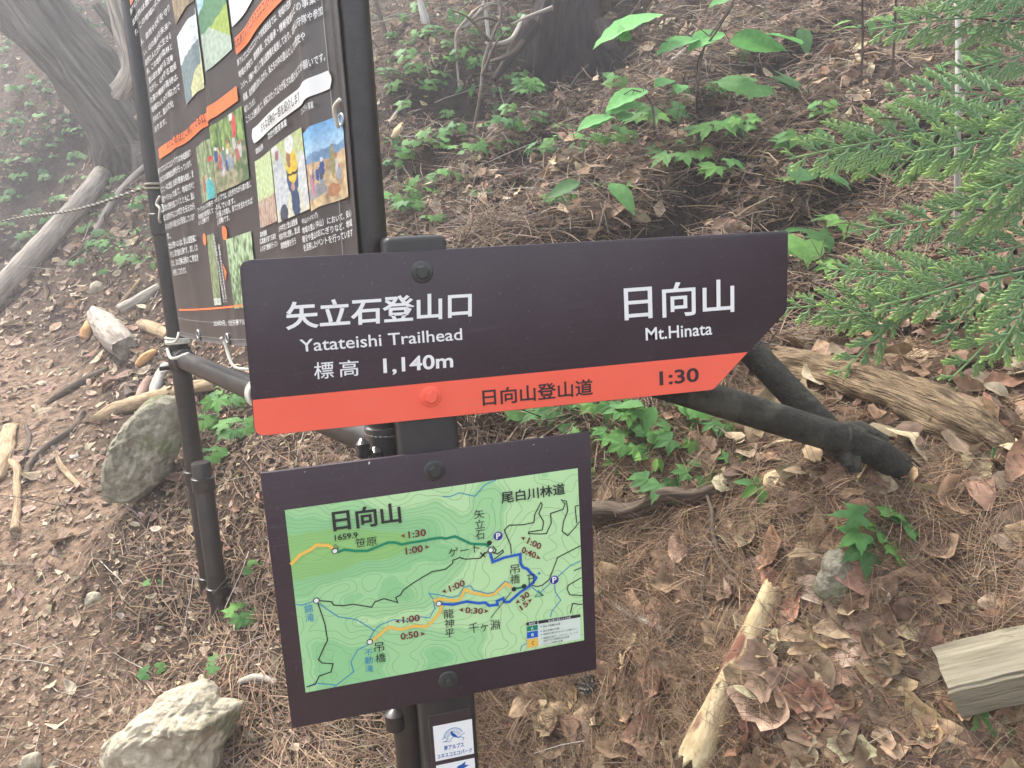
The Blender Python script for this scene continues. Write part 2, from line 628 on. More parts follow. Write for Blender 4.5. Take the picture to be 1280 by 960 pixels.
# ------------------------------------------------------------------ terrain
_ctl_px = [  # (px, py, depth): points of the ground read off the photograph with estimated distances
    (230, 915, 1.88), (270, 790, 2.12), (180, 610, 2.85), (50, 640, 2.75), (-150, 640, 2.9), (0, 500, 4.0), (-200, 480, 4.6), (0, 395, 5.4),
    (100, 470, 3.9), (150, 430, 4.3), (-200, 380, 7.0), (100, 360, 5.3), (190, 400, 4.4), (0, 300, 7.0), (100, 250, 6.6), (170, 190, 6.2),
    (0, 150, 8.2), (-200, 200, 9.0), (0, 0, 9.6), (100, 0, 8.6), (520, 250, 3.15), (700, 245, 2.75), (560, 70, 4.3), (700, 60, 4.0), (470, 30, 5.2),
    (900, 60, 3.2), (1000, 150, 2.55), (1200, 100, 2.5), (1270, 10, 2.9), (1210, 300, 1.95), (1210, 440, 1.58), (1110, 600, 1.30),
    (1060, 680, 1.26), (1230, 880, 1.13), (900, 900, 1.28), (760, 930, 1.45), (800, 660, 1.6), (640, 960, 1.55), (600, 500, 2.1), (350, 600, 2.2),
    (440, 930, 1.66), (400, 560, 2.2), (300, 480, 2.9), (1350, 700, 1.1), (1400, 400, 1.45), (1400, 150, 2.0), (780, 560, 1.72), (1000, 420, 1.85),
    (30, 940, 1.86), (-200, 900, 2.0), (620, -150, 6.2), (1000, -150, 4.2), (1300, -200, 3.6), (100, -200, 12.0), (-300, 0, 12.0), (850, 350, 2.2)]
_ctl = np.array([at(*c) for c in _ctl_px] + [(-1.5, -1.0, 0.30), (0, -1.5, 0.25), (1.6, -1.2, 0.5), (-4, -1, 0.3), (-6, 2, 0.5),
                                             (3.2, 1.0, 2.0), (4, 3, 3.2), (0.5, 12, 6.8), (5, 9, 6.8), (-5, 14, 6.8), (-9, 8, 3.4), (-8, 3, 1.0), (9, -1, 4.0), (9, 14, 9.5), (-9, 16, 8)])


def _tps_fit(X, y, lam):
    n = len(X)
    d = np.linalg.norm(X[:, None] - X[None], axis=2)
    K = np.where(d > 0, d ** 2 * np.log(d + 1e-12), 0) + lam * np.eye(n)
    Pm = np.c_[np.ones(n), X]
    A = np.block([[K, Pm], [Pm.T, np.zeros((3, 3))]])
    return np.linalg.solve(A, np.r_[y, 0, 0, 0])


_tw = _tps_fit(_ctl[:, :2], _ctl[:, 2], 0.02)


def _vnoise(x, y, seed):
    xi, yi = np.floor(x).astype(np.int64), np.floor(y).astype(np.int64)
    u, v = x - xi, y - yi
    u, v = u * u * (3 - 2 * u), v * v * (3 - 2 * v)

    def h(a, b):
        q = (a * 374761393 + b * 668265263 + seed * 982451653) & 0x7fffffff
        q = ((q ^ (q >> 13)) * 1274126177) & 0x7fffffff
        return ((q ^ (q >> 16)) & 0xffff) / 65535.0 * 2 - 1
    return (h(xi, yi) * (1 - u) + h(xi + 1, yi) * u) * (1 - v) + (h(xi, yi + 1) * (1 - u) + h(xi + 1, yi + 1) * u) * v


def fbm(x, y, seed=1, octs=4):
    s, a = 0, 1.0
    for o in range(octs):
        s = s + a * _vnoise(x * 2 ** o + 17.3 * o, y * 2 ** o - 9.1 * o, seed + o)
        a *= 0.5
    return s


GX0, GX1, GY0, GY1, GS = -11.0, 9.0, -2.5, 16.0, 0.025
_gx = np.arange(GX0, GX1, GS)
_gy = np.arange(GY0, GY1, GS)
_GXX, _GYY = np.meshgrid(_gx, _gy)
_H = np.zeros_like(_GXX)
for _r in range(0, len(_gy), 60):
    xx, yy = _GXX[_r:_r + 60].ravel(), _GYY[_r:_r + 60].ravel()
    h = _tw[-3] + _tw[-2] * xx + _tw[-1] * yy
    for j in range(len(_ctl)):
        d2 = (xx - _ctl[j, 0]) ** 2 + (yy - _ctl[j, 1]) ** 2
        h = h + _tw[j] * 0.5 * d2 * np.log(d2 + 1e-12)
    _H[_r:_r + 60] = h.reshape(_H[_r:_r + 60].shape)
_slope = np.hypot(*np.gradient(_H, GS))
_amp = np.clip(0.25 + _slope * 1.1, 0.25, 1.0) * np.clip((_GYY - 0.2) / 2.5, 0.35, 1.0)
_H = _H + _amp * (0.085 * fbm(_GXX * 1.6, _GYY * 1.6, 3, 3) + 0.018 * fbm(_GXX * 9, _GYY * 9, 8, 3))
# little eroded steps in the bank
_st = fbm(_GXX * 0.9, _GYY * 0.9, 21, 3) + _H * 2.3
_H = _H + _amp * 0.24 * np.abs(((_st * 1.3) % 1.0) - 0.5) * np.clip(_slope - 0.25, 0, 0.6)
_hol = at(705, 62, 3.95)
_H = _H - 0.75 * np.exp(-(((_GXX - _hol[0]) / 0.42) ** 2 + ((_GYY - _hol[1] - 0.1) / 0.36) ** 2) ** 1.5)

# eroded notches: a sharp lip uphill, bare humus below it, coloured darker for the shade there
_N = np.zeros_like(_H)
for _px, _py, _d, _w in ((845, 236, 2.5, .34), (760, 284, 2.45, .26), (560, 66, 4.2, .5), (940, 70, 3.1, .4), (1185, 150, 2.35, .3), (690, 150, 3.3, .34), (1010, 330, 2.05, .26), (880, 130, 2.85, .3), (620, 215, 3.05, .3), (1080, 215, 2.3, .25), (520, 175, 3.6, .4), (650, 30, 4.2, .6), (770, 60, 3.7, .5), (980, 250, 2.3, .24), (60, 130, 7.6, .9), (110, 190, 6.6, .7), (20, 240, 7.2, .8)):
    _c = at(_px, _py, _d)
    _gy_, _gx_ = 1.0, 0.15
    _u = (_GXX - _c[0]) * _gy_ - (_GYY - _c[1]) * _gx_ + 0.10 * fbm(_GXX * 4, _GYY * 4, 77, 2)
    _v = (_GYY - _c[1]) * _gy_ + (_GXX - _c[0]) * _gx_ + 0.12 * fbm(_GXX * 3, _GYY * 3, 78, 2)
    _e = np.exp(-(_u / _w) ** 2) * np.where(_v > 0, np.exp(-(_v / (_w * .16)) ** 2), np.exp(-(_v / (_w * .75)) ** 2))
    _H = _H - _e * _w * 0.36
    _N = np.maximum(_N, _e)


def notch(x, y):
    ix = np.clip(((np.asarray(x) - GX0) / GS).astype(int), 0, len(_gx) - 1)
    iy = np.clip(((np.asarray(y) - GY0) / GS).astype(int), 0, len(_gy) - 1)
    return _N[iy, ix]


def ground(x, y):
    x, y = np.asarray(x, float), np.asarray(y, float)
    fx = np.clip((x - GX0) / GS, 0, len(_gx) - 1.001)
    fy = np.clip((y - GY0) / GS, 0, len(_gy) - 1.001)
    i, j = fx.astype(int), fy.astype(int)
    u, v = fx - i, fy - j
    return (_H[j, i] * (1 - u) + _H[j, i + 1] * u) * (1 - v) + (_H[j + 1, i] * (1 - u) + _H[j + 1, i + 1] * u) * v


def gnormal(x, y, e=0.05):
    gx = (ground(x + e, y) - ground(x - e, y)) / (2 * e)
    gy = (ground(x, y + e) - ground(x, y - e)) / (2 * e)
    n = np.stack([-gx, -gy, np.ones_like(gx)], -1)
    return n / np.linalg.norm(n, axis=-1, keepdims=True)


def hits(PX, PY, tmax=16.0):
    """First ground point along the rays through many pixels (NaN where none)."""
    d = np.stack([(np.asarray(PX, float) - 640) / F, (np.asarray(PY, float) - 480) / F, np.ones(len(PX))], 1) @ RC
    D = np.stack([d[:, 0], d[:, 2], -d[:, 1]], 1)
    t = np.full(len(PX), np.nan)
    live = np.ones(len(PX), bool)
    prev = 0.35
    tt = 0.35
    while tt < tmax:
        step = 0.01 + tt * 0.012
        tt += step
        idx = np.where(live)[0]
        if not len(idx):
            break
        P = EYE + D[idx] * tt
        below = P[:, 2] < ground(P[:, 0], P[:, 1])
        h = idx[below]
        if len(h):
            lo, hi = np.full(len(h), prev), np.full(len(h), tt)
            for _ in range(8):
                mid = (lo + hi) / 2
                Q = EYE + D[h] * mid[:, None]
                b = Q[:, 2] < ground(Q[:, 0], Q[:, 1])
                hi = np.where(b, mid, hi)
                lo = np.where(b, lo, mid)
            t[h] = hi
            live[h] = False
        prev = tt
    return EYE + D * t[:, None], t


def g(px, py):
    P, t = hits([px], [py])
    return P[0]


def depth_at(px, py):
    return float(hits([px], [py])[1][0])


# terrain mesh: finer near the camera, coarse behind, one sheet
def _axis(a, b, c, n, k):
    t = np.linspace(-1, 1, n)
    s = np.sinh(t * k) / math.sinh(k)
    return np.where(s < 0, c + s * (c - a), c + s * (b - c))


_tx = _axis(GX0 + 0.05, GX1 - 0.05, 0.35, 430, 2.6)
_ty = _axis(GY0 + 0.05, GY1 - 0.05, 1.5, 430, 2.4)
TX, TY = np.meshgrid(_tx, _ty)
TV = np.stack([TX.ravel(), TY.ravel(), ground(TX.ravel(), TY.ravel())], 1)
nx, ny = len(_tx), len(_ty)
ii = (np.arange(ny - 1)[:, None] * nx + np.arange(nx - 1)[None]).ravel()
# bare trodden trail on the left: warmer, lighter dirt than the bank's humus
_pa, _pb = at(300, 800, 2.1), at(196, 405, 4.4)
_td = nrm(_pb[:2] - _pa[:2])


def trail_mask(x, y):
    d = (x - _pa[0]) * _td[1] - (y - _pa[1]) * _td[0] + 0.18 * fbm(x * 1.7, y * 1.7, 91, 3)
    ix = np.clip(((np.asarray(x) - GX0) / GS).astype(int), 0, len(_gx) - 1)
    iy = np.clip(((np.asarray(y) - GY0) / GS).astype(int), 0, len(_gy) - 1)
    return np.clip(0.5 - d / 0.5, 0, 1) * np.clip((0.52 - _slope[iy, ix]) / 0.18, 0.12, 1)


_tm = trail_mask(TX.ravel(), TY.ravel())[:, None]
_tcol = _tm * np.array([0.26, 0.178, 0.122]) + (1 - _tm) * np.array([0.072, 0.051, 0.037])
_tcol = _tcol * (1 - 0.5 * np.clip(notch(TX.ravel(), TY.ravel()) * 1.6, 0, 1))[:, None]      # shade of the notches painted into the humus colour
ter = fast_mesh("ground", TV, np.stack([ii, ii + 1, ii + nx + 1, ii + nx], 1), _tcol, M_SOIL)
ter["kind"] = "structure"
# outer skirt of hillside reaching far beyond the view
_ox = np.concatenate([np.linspace(-24, GX0 + 0.06, 24), np.linspace(GX0 + 0.06, GX1 - 0.06, 30)[1:-1], np.linspace(GX1 - 0.06, 20, 24)])
_oy = np.concatenate([np.linspace(-12, GY0 + 0.06, 20), np.linspace(GY0 + 0.06, GY1 - 0.06, 24)[1:-1], np.linspace(GY1 - 0.06, 26, 24)])
OX, OY = np.meshgrid(_ox, _oy)
cx, cy = np.clip(OX, GX0 + 0.06, GX1 - 0.06), np.clip(OY, GY0 + 0.06, GY1 - 0.06)
dist = np.hypot(OX - cx, OY - cy)
OZ = ground(cx, cy) + np.where(OY > GY1 - 0.07, 0.55, 0.0) * np.abs(OY - cy) + np.where(OX > GX1 - 0.07, 0.35, 0.0) * np.abs(OX - cx) \
    - np.where(OY < GY0 + 0.07, 0.25, 0.0) * np.abs(OY - cy) + np.where(OX < GX0 + 0.07, 0.06, 0.0) * np.abs(OX - cx)
inside = (OX > GX0 + 0.1) & (OX < GX1 - 0.1) & (OY > GY0 + 0.1) & (OY < GY1 - 0.1)
OZ = np.where(inside, OZ - 0.4, OZ - 0.004) + np.minimum(dist * 0.05, 1) * 0.6 * fbm(OX * 0.15, OY * 0.15, 5, 3)
keep = []
nxo, nyo = len(_ox), len(_oy)
for j in range(nyo - 1):
    for i in range(nxo - 1):
        mx_, my_ = (_ox[i] + _ox[i + 1]) / 2, (_oy[j] + _oy[j + 1]) / 2
        if not (GX0 + 0.06 < mx_ < GX1 - 0.06 and GY0 + 0.06 < my_ < GY1 - 0.06):
            k = j * nxo + i
            keep.append((k, k + 1, k + nxo + 1, k + nxo))
OZ = np.where(inside, ground(OX, OY), OZ)
hill = fast_mesh("hillside_terrain", np.stack([OX.ravel(), OY.ravel(), OZ.ravel()], 1), np.array(keep), np.full((OX.size, 3), 1.0) * np.array([0.10, 0.07, 0.05]), M_SOIL)
hill["kind"] = "structure"

# ------------------------------------------------------------------ trail sign: post, arrow board, map board
YF = 1.0                                     # plane of both boards' front faces


def pl(px, py, y=YF):
    p = on_y(px, py, y)
    return np.array([p[0], p[2]])


def on_plane(y):
    return lambda q: (q[0], y, q[1])


px_l, px_r = on_y(498.5, 540, YF + 0.006)[0], on_y(573.5, 540, YF + 0.006)[0]
post_top = on_y(518, 295, YF + 0.006)[2]
pw = px_r - px_l
post_c = (px_l + px_r) / 2
post_ground = float(ground(post_c, YF + 0.045))
sign = thing("trail_sign", "dark brown trailhead signpost with arrow board, orange stripe and green route map", "sign", (post_c, YF + 0.045, post_ground))
bm_part(box_bm((px_l, YF + 0.006, post_ground - 0.25), (px_r, YF + 0.006 + pw, post_top), 0.008, 3), "post", M_POST, sign)
# thin inset plate on the lower post
bm_part(box_bm((px_l + 0.010, YF + 0.0045, post_ground - 0.1), (px_r - 0.008, YF + 0.0061, pl(560, 893)[1]), 0.0006, 1), "sticker_plate",
        mat("plate_brown", (0.035, 0.022, 0.022), (0.045, 0.03, 0.03), 12, rough=0.4), sign)

# arrow board
A_TL, A_TR, A_RL, A_BR, A_BL = pl(298.5, 325.5), pl(985.5, 288.3), pl(983.8, 389), pl(891.5, 487.5), pl(318.5, 546)
arrow = bm_part(plate_bm(round_poly([A_TL, A_TR, A_RL, A_BR, A_BL], [0.014, 0.005, 0.006, 0.007, 0.014]), YF, 0.0055, 0.0008), "arrow_board", M_SIGN, sign)


def along(P, Q, t):
    return np.asarray(P) + (np.asarray(Q) - np.asarray(P)) * t


b_l, b_r = pl(315, 500), pl(935, 440)
ins = 0.0007
band_poly = round_poly([b_l + [ins, 0], b_r + [-ins, 0], A_BR + [-ins * .3, ins], A_BL + [ins, ins]], [0, 0, 0.006, 0.013])
bm_part(plate_bm(band_poly, YF - 0.0006, 0.0005), "orange_band", M_ORANGE, arrow)
F1, F2 = on_plane(YF - 0.0010), on_plane(YF - 0.0014)

mb = MB()
for s, bl, br, tl, bold in (("矢立石登山口", (357.5, 412.7), (589.5, 396.5), (356, 377.5), 0.022), ("Yatateishi Trailhead", (375.5, 440), (577.8, 424.8), (374, 424.5), 0.008),
                            ("標", (393, 474.3), (417.5, 472.2), (392, 453), 0.006), ("高", (424.5, 471.3), (448.5, 469.3), (423.8, 450.8), 0.006), ("1,140m", (479.5, 469.5), (566.5, 462), (478.5, 448), 0.02),
                            ("日向山", (780.5, 401), (917.5, 389.8), (779, 357.2), 0.012), ("Mt.Hinata", (807, 425.8), (889.9, 418.2), (806.3, 410), 0.012)):
    text_quad(mb, s, pl(*bl), pl(*br), pl(*tl), F1, bold, 4)
mb.build("white_lettering", M_WHITE, arrow, smooth=False, split=True)
mb = MB()
for s, bl, br, tl, bold in (("日向山登山道", (603.5, 507.5), (741, 493.2), (602.3, 486.5), 0.016), ("1:30", (824.3, 481.8), (873.3, 476.7), (823.6, 464), 0.02)):
    text_quad(mb, s, pl(*bl), pl(*br), pl(*tl), F2, bold, 4)
mb.build("dark_lettering", M_DARKINK, arrow, smooth=False, split=True)


def bolt(name, c, y, r, m, parent, twist, hexr=0.62):
    """Domed washer with a bevelled hexagon head."""
    bm = bmesh.new()
    prof = [(r, 0.0), (r, 0.0012), (r * 0.93, 0.0022), (r * 0.8, 0.0026), (r * 0.3, 0.003)]
    seg = 36
    rings = [[bm.verts.new((c[0] + a * math.cos(2 * PI * k / seg), y - d, c[1] + a * math.sin(2 * PI * k / seg))) for k in range(seg)] for a, d in prof]
    for i in range(len(rings) - 1):
        for k in range(seg):
            bm.faces.new((rings[i][k], rings[i][(k + 1) % seg], rings[i + 1][(k + 1) % seg], rings[i + 1][k]))
    bm.faces.new(rings[-1])
    hx = [[bm.verts.new((c[0] + a * r * math.cos(twist + PI / 3 * k), y - d, c[1] + a * r * math.sin(twist + PI / 3 * k))) for k in range(6)]
          for a, d in ((hexr, 0.0025), (hexr, 0.0072), (hexr * 0.86, 0.0088))]
    for i in range(2):
        for k in range(6):
            bm.faces.new((hx[i][k], hx[i][(k + 1) % 6], hx[i + 1][(k + 1) % 6], hx[i + 1][k]))
    bm.faces.new(hx[-1])
    bmesh.ops.recalc_face_normals(bm, faces=bm.faces)
    return bm_part(bm, name, m, parent, autosmooth=30)


bolt("bolt", pl(527.5, 340), YF, 0.0142, M_BOLT, arrow, 0.25)
bolt("bolt", pl(538.3, 495.5), YF - 0.0006, 0.0142, M_ORANGE, arrow, 0.4)["label"] = "bolt painted orange like the stripe"

# map board
m_tl, m_tr, m_br, m_bl = pl(324.8, 591.8), pl(737.8, 540.3), pl(745.8, 837), pl(365, 911)
mapb = bm_part(plate_bm([m_tl, m_tr, m_br, m_bl], YF, 0.0058, 0.0009), "map_board", M_SIGN, sign)
bolt("bolt", pl(543, 588), YF, 0.0142, M_BOLT, mapb, 0.5)
bolt("bolt", pl(560, 850), YF, 0.0142, M_BOLT, mapb, 0.1, 0.45)
s_tl, s_tr, s_br, s_bl = pl(356, 637.5), pl(722, 585), pl(730, 800), pl(382, 865.5)


def sheet(u, v):
    return (s_tl * (1 - u) + s_tr * u) * (1 - v) + (s_bl * (1 - u) + s_br * u) * v


NU, NV = 190, 130
UU, VV = np.meshgrid(np.linspace(0, 1, NU), np.linspace(0, 1, NV))


def gauss(cu, cv, su, sv, a):
    return a * np.exp(-((UU - cu) / su) ** 2 - ((VV - cv) / sv) ** 2)


HF = gauss(0.10, 0.22, 0.30, 0.17, 0.55) + gauss(0.42, 0.30, 0.32, 0.16, 0.30) + gauss(0.33, 0.55, 0.3, 0.1, 0.12) + gauss(0.38, 0.98, 0.28, 0.2, 0.24) + gauss(0.02, 0.9, 0.15, 0.3, 0.12) \
    + 0.24 * (1 - UU) + 0.14 * fbm(UU * 3.6, VV * 2.8, 31, 4) + 0.07 * fbm(UU * 9, VV * 7, 37, 2) - gauss(0.22, 0.66, 0.3, 0.06, 0.10)
bands = [(0.62, (0.27, 0.53, 0.17)), (0.42, (0.265, 0.56, 0.26)), (0.22, (0.34, 0.62, 0.30)), (-9, (0.46, 0.70, 0.36))]
mc = np.zeros((NV, NU, 3))
for lo_, c_ in bands[::-1]:
    mc[HF > lo_] = c_
mb = MB()
FS = on_plane(YF - 0.0006)
mb.add([FS(sheet(u, v)) for u, v in zip(UU.ravel(), VV.ravel())],
       [(j * NU + i, j * NU + i + 1, (j + 1) * NU + i + 1, (j + 1) * NU + i) for j in range(NV - 1) for i in range(NU - 1)], mc.reshape(-1, 3))
mb.build("map_sheet", M_MAP, mapb)
# contour lines by marching squares over the height field
mb = MB()
FC = on_plane(YF - 0.0009)
for lev in np.arange(-0.15, 1.2, 0.05):
    for j in range(NV - 1):
        row = HF[j:j + 2]
        if row.max() < lev or row.min() > lev:
            continue
        for i in range(NU - 1):
            a, b, c, d = HF[j, i], HF[j, i + 1], HF[j + 1, i + 1], HF[j + 1, i]
            if (a > lev) == (b > lev) == (c > lev) == (d > lev) or min(a, b, c, d) > lev or max(a, b, c, d) < lev:
                continue
            pts = []
            for (h0, h1, p0, p1) in ((a, b, (0, 0), (1, 0)), (b, c, (1, 0), (1, 1)), (c, d, (1, 1), (0, 1)), (d, a, (0, 1), (0, 0))):
                if (h0 > lev) != (h1 > lev):
                    t = (lev - h0) / (h1 - h0)
                    pts.append(sheet((i + p0[0] + t * (p1[0] - p0[0])) / (NU - 1), (j + p0[1] + t * (p1[1] - p0[1])) / (NV - 1)))
            for k in range(0, len(pts) - 1, 2):
                p, q = pts[k], pts[k + 1]
                L = np.linalg.norm(q - p)
                if L > 1e-6:
                    t = (q - p) / L
                    nn = np.array([-t[1], t[0]]) * 0.00032
                    mb.add([FC(p + nn), FC(p - nn), FC(q - nn), FC(q + nn)], [(0, 1, 2, 3)])
mb.build("contour_lines", M_CONT, mapb, smooth=False)


def line(mb, pts, w, fn, n=None):
    ribbon(mb, [pl(*p) for p in pts], w, fn)


f_riv, f_road, f_rt, f_txt, f_top = (on_plane(YF - d) for d in (0.0012, 0.0015, 0.0018, 0.0021, 0.0024))
mb = MB()
for pts in ([(553, 620), (562, 620.5), (574.4, 615.6), (593.3, 620), (600, 612.2), (606, 605.3), (620, 599.6)],
            [(725.4, 700.5), (712, 707), (693, 724), (674, 741), (663.8, 733)], [(693, 729), (693.8, 739.5), (700.7, 749.8), (689.5, 763.6), (687.8, 771)],
            [(657, 804), (652, 807), (650, 813.8)], [(370, 755), (377, 756), (385, 753.3), (395, 750)],
            [(397.3, 753.3), (423, 770.5), (445.5, 774), (467.8, 787.7), (462.7, 796), (461, 805), (447, 811.7), (438.6, 827), (442, 839.2), (419.7, 856.4), (417, 858.5)],
            [(467.8, 787.7), (474.7, 780.8), (492, 774), (509, 776), (526, 770.5), (536.6, 772), (543.4, 760), (541, 748), (536, 741.5), (545, 742.5), (565.8, 746.4), (573, 744), (579.5, 733.5), (588, 731.8), (591.6, 737), (608.8, 741.3), (617, 740), (631, 725.8), (636, 728)],
            [(383, 858), (395, 853.5), (419, 855.5)]):
    line(mb, pts, 0.0013, f_riv)
disc(mb, pl(673.7, 716.3), 0.0019, f_riv)
mb.build("river_line", M_MAPBLUE, mapb, smooth=False, split=True)
mb = MB()
for pts in ([(397, 750), (414.5, 751.6), (417, 755.9), (430, 756.4), (442, 754.7), (464.4, 758.4), (468.7, 751.6), (479.8, 747.8), (497, 752.4), (494.5, 746.4), (500.5, 743), (504, 737), (516, 728.4), (540, 713.8), (557, 711), (565.8, 703.4), (565.8, 699.8), (574.4, 696.4), (581.3, 698.5), (600, 697.3), (605.3, 692), (611, 688)],
            [(397.3, 753.3), (406, 779), (409.4, 799.7), (404.2, 810), (398.2, 823.8), (402.5, 828), (416.3, 829), (413.7, 839.2), (399, 844.4), (394, 854.7), (383, 858)],
            [(638.8, 692), (638, 681), (632.8, 669), (630.2, 662), (636.3, 656), (653.4, 655.5), (667, 652.6), (668, 643), (675.8, 627.7), (677.5, 631), (673.2, 641.4), (679.2, 651.7), (677.5, 662), (660.3, 664.6), (660.3, 666.5), (675.8, 667), (682.7, 666.3), (688.7, 653.4), (687.8, 641.4), (703.3, 636.3), (705.9, 629.4), (700.7, 624.2), (707.6, 626), (709.3, 638), (704, 651.7), (702.4, 663.8), (709.3, 669), (718.8, 658.6), (723.8, 651.7)],
            [(723, 631), (718.4, 632.8), (720.5, 653.4)], [(725.2, 681.8), (696.4, 696.4), (694.7, 702), (686, 724), (677.5, 731), (670.6, 732.7), (663.8, 731)],
            [(726.3, 721.5), (710, 731), (708.5, 736), (712, 743), (727.6, 743.8)], [(727.8, 755), (715.3, 754), (712.7, 766)], [(717, 713), (726, 708.8)],
            [(615.5, 682), (620, 687), (617, 692)], [(613, 689), (622, 692), (628, 687), (629, 689.5), (621, 696), (617, 698.5)], [(599.8, 690), (606.2, 695.5)], [(606, 689.5), (600.5, 696)]):
    line(mb, pts, 0.00155, f_road)
line(mb, [(638.8, 739), (613, 771.5)], 0.0011, f_top)
for pts in ([(658.3, 718.5), (668, 716.8)], [(659.5, 723), (667, 721.7)], [(660.7, 718.5), (661, 731)], [(666, 717.5), (666.6, 729.5)]):
    line(mb, pts, 0.0012, f_top)
line(mb, [(416, 686), (419, 679.5), (423.5, 684.5), (416, 686)], 0.0006, f_top)
mb.build("road_line", M_MAPINK, mapb, smooth=False, split=True)
mb = MB()
line(mb, [(363.5, 705), (375, 693), (388.8, 686), (395.6, 680.6), (411, 681.3), (418, 686)], 0.0046, f_rt)
line(mb, [(462, 801), (466, 799.7), (485, 783.4), (502, 786), (517.7, 781.6), (531.4, 782.5), (540, 776.5), (550, 763.6), (552, 756.7), (549, 752)], 0.0044, f_rt)
line(mb, [(546, 753), (543.4, 749.6), (550, 748), (562.3, 749.8), (572.7, 749.8), (577, 744.7), (580.4, 736.4), (591.6, 740.4), (608.8, 743.8), (617.3, 742), (632, 728.4), (638.8, 733.5)], 0.0042, f_rt)
mb.build("yellow_route", M_RYEL, mapb, smooth=False, split=True)
mb = MB()
line(mb, [(418, 688), (423, 689.3), (430, 686.3), (443.8, 688), (459, 688), (471.3, 683), (485, 677.5), (493.6, 677.5), (502, 680), (514, 677.5), (526, 675.8), (540, 673), (550.3, 671.5), (557, 672.7), (568.4, 669.8), (588, 679), (607, 680), (611, 683)], 0.0036, f_rt)
line(mb, [(642, 735.7), (654, 733)], 0.003, f_rt)
mb.build("green_route", M_RGREEN, mapb, smooth=False, split=True)
mb = MB()
line(mb, [(612.5, 688), (612.5, 691), (615.6, 702), (629.4, 696.4), (650, 692), (650.3, 703.5), (653.4, 708.6), (658.6, 710.3), (662, 714.6), (669.8, 721.5), (667, 726), (660.3, 732.7), (650, 739.5), (636.3, 751.6), (630.2, 751.6), (628.5, 747.3), (620.8, 750.7), (621.6, 755), (611.3, 756.4), (606, 752.4), (598.4, 753.3), (583, 751.2), (565.8, 755), (550, 754)], 0.0040, on_plane(YF - 0.00195))
mb.build("blue_route", M_RBLUE, mapb, smooth=False)
mb = MB()
for c in ((418.5, 687.8), (612.9, 687), (548.2, 753.6), (395.3, 749.8), (462, 801.4)):
    disc(mb, pl(*c), 0.0043, f_txt)
for c in ((611.3, 678), (642, 735.7), (654.6, 732.1)):
    disc(mb, pl(*c), 0.0036, f_txt)
for s, bl, br, tl, bold in (("日向山", (417, 664), (502, 652.7), (414, 637.5), 0.024), ("1659.9", (418.5, 675.3), (447.2, 671.3), (418, 668), 0.02), ("笹原", (444.5, 684), (471.2, 680.5), (443.5, 672.7), 0),
                            ("尾白川林道", (626.5, 629.3), (706.2, 617.3), (625.3, 614.5), 0.016), ("矢", (592.5, 648.2), (605.3, 646.5), (591.8, 637.2), 0), ("立", (593.3, 660.8), (605.7, 659), (592.8, 650), 0),
                            ("石", (594, 674), (605.5, 672.5), (593.8, 662.5), 0), ("ゲート", (560.5, 696), (599, 689), (560, 685), 0), ("吊", (637.3, 717.3), (649.3, 715.3), (637, 706), 0), ("橋", (637.5, 730), (649.5, 728), (637.2, 718.3), 0),
                            ("龍", (554, 772.7), (567, 771), (553.5, 761.3), 0), ("神", (555.7, 784.5), (567.3, 782.7), (555.3, 773.8), 0), ("平", (556, 797), (567.8, 795), (555.6, 786.3), 0), ("千ヶ淵", (586.3, 791), (624.5, 785.5), (585, 778.5), 0),
                            ("吊", (468, 814.5), (480.2, 812.5), (467.5, 803), 0), ("橋", (469.5, 828), (482, 826), (469, 816.8), 0)):
    text_quad(mb, s, pl(*bl), pl(*br), pl(*tl), f_top, bold, 3)
mb.build("black_map_lettering", M_MAPINK, mapb, smooth=False, split=True)
mb = MB()
for c in ((418.5, 687.8), (612.9, 687), (548.2, 753.6), (395.3, 749.8), (462, 801.4)):
    disc(mb, pl(*c), 0.0031, f_top)
mb.build("map_point", M_WHITE, mapb, smooth=False, split=True)
mb = MB()
for s, bl, br, tl in (("1:30", (510.5, 672.3), (532.5, 669), (509.8, 663.3)), ("1:00", (507, 692.8), (528.7, 688.8), (506.2, 684)), ("1:00", (657.7, 678.6), (674.2, 686.6), (660.6, 671)), ("0:40", (650.9, 689.7), (668, 697.7), (653.2, 682)),
                      ("1:00", (562.3, 739.3), (581.5, 731), (559.8, 731.5)), ("0:30", (580.8, 765.5), (602.8, 766.8), (581.8, 758)), ("30", (652.8, 750.9), (662.5, 743.8), (648.8, 745)), ("15", (652, 762.4), (660.8, 755), (648, 756.9)),
                      ("1:00", (503.2, 778.2), (524.7, 775.3), (502.6, 769.8)), ("0:50", (501, 799.2), (523.2, 795.5), (500.2, 790.7))):
    text_quad(mb, s, pl(*bl), pl(*br), pl(*tl), f_top, 0.022, 3)
for c, d in (((503.5, 669), (-1, .1)), ((533.6, 683), (1, -.1)), ((653.4, 672), (-1, -.5)), ((672.3, 696.3), (1, .5)), ((555, 738.3), (-1, .4)), ((576.4, 761.4), (-1, 0)), ((607.4, 763), (1, 0.05)),
             ((646.6, 751.5), (-1, .7)), ((661.9, 749.8), (1, -.7)), ((496.7, 775.8), (-1, .1)), ((528, 791.2), (1, -.1))):
    d = nrm([d[0], d[1]])
    e = np.array([-d[1], d[0]])
    poly2(mb, [pl(*(np.array(c) + q)) for q in (d * 3.2, -d * 2.6 + e * 2.6, -d * 1.4, -d * 2.6 - e * 2.6)], f_top)
mb.build("maroon_map_lettering", M_MAPRED, mapb, smooth=False, split=True)
mb = MB()
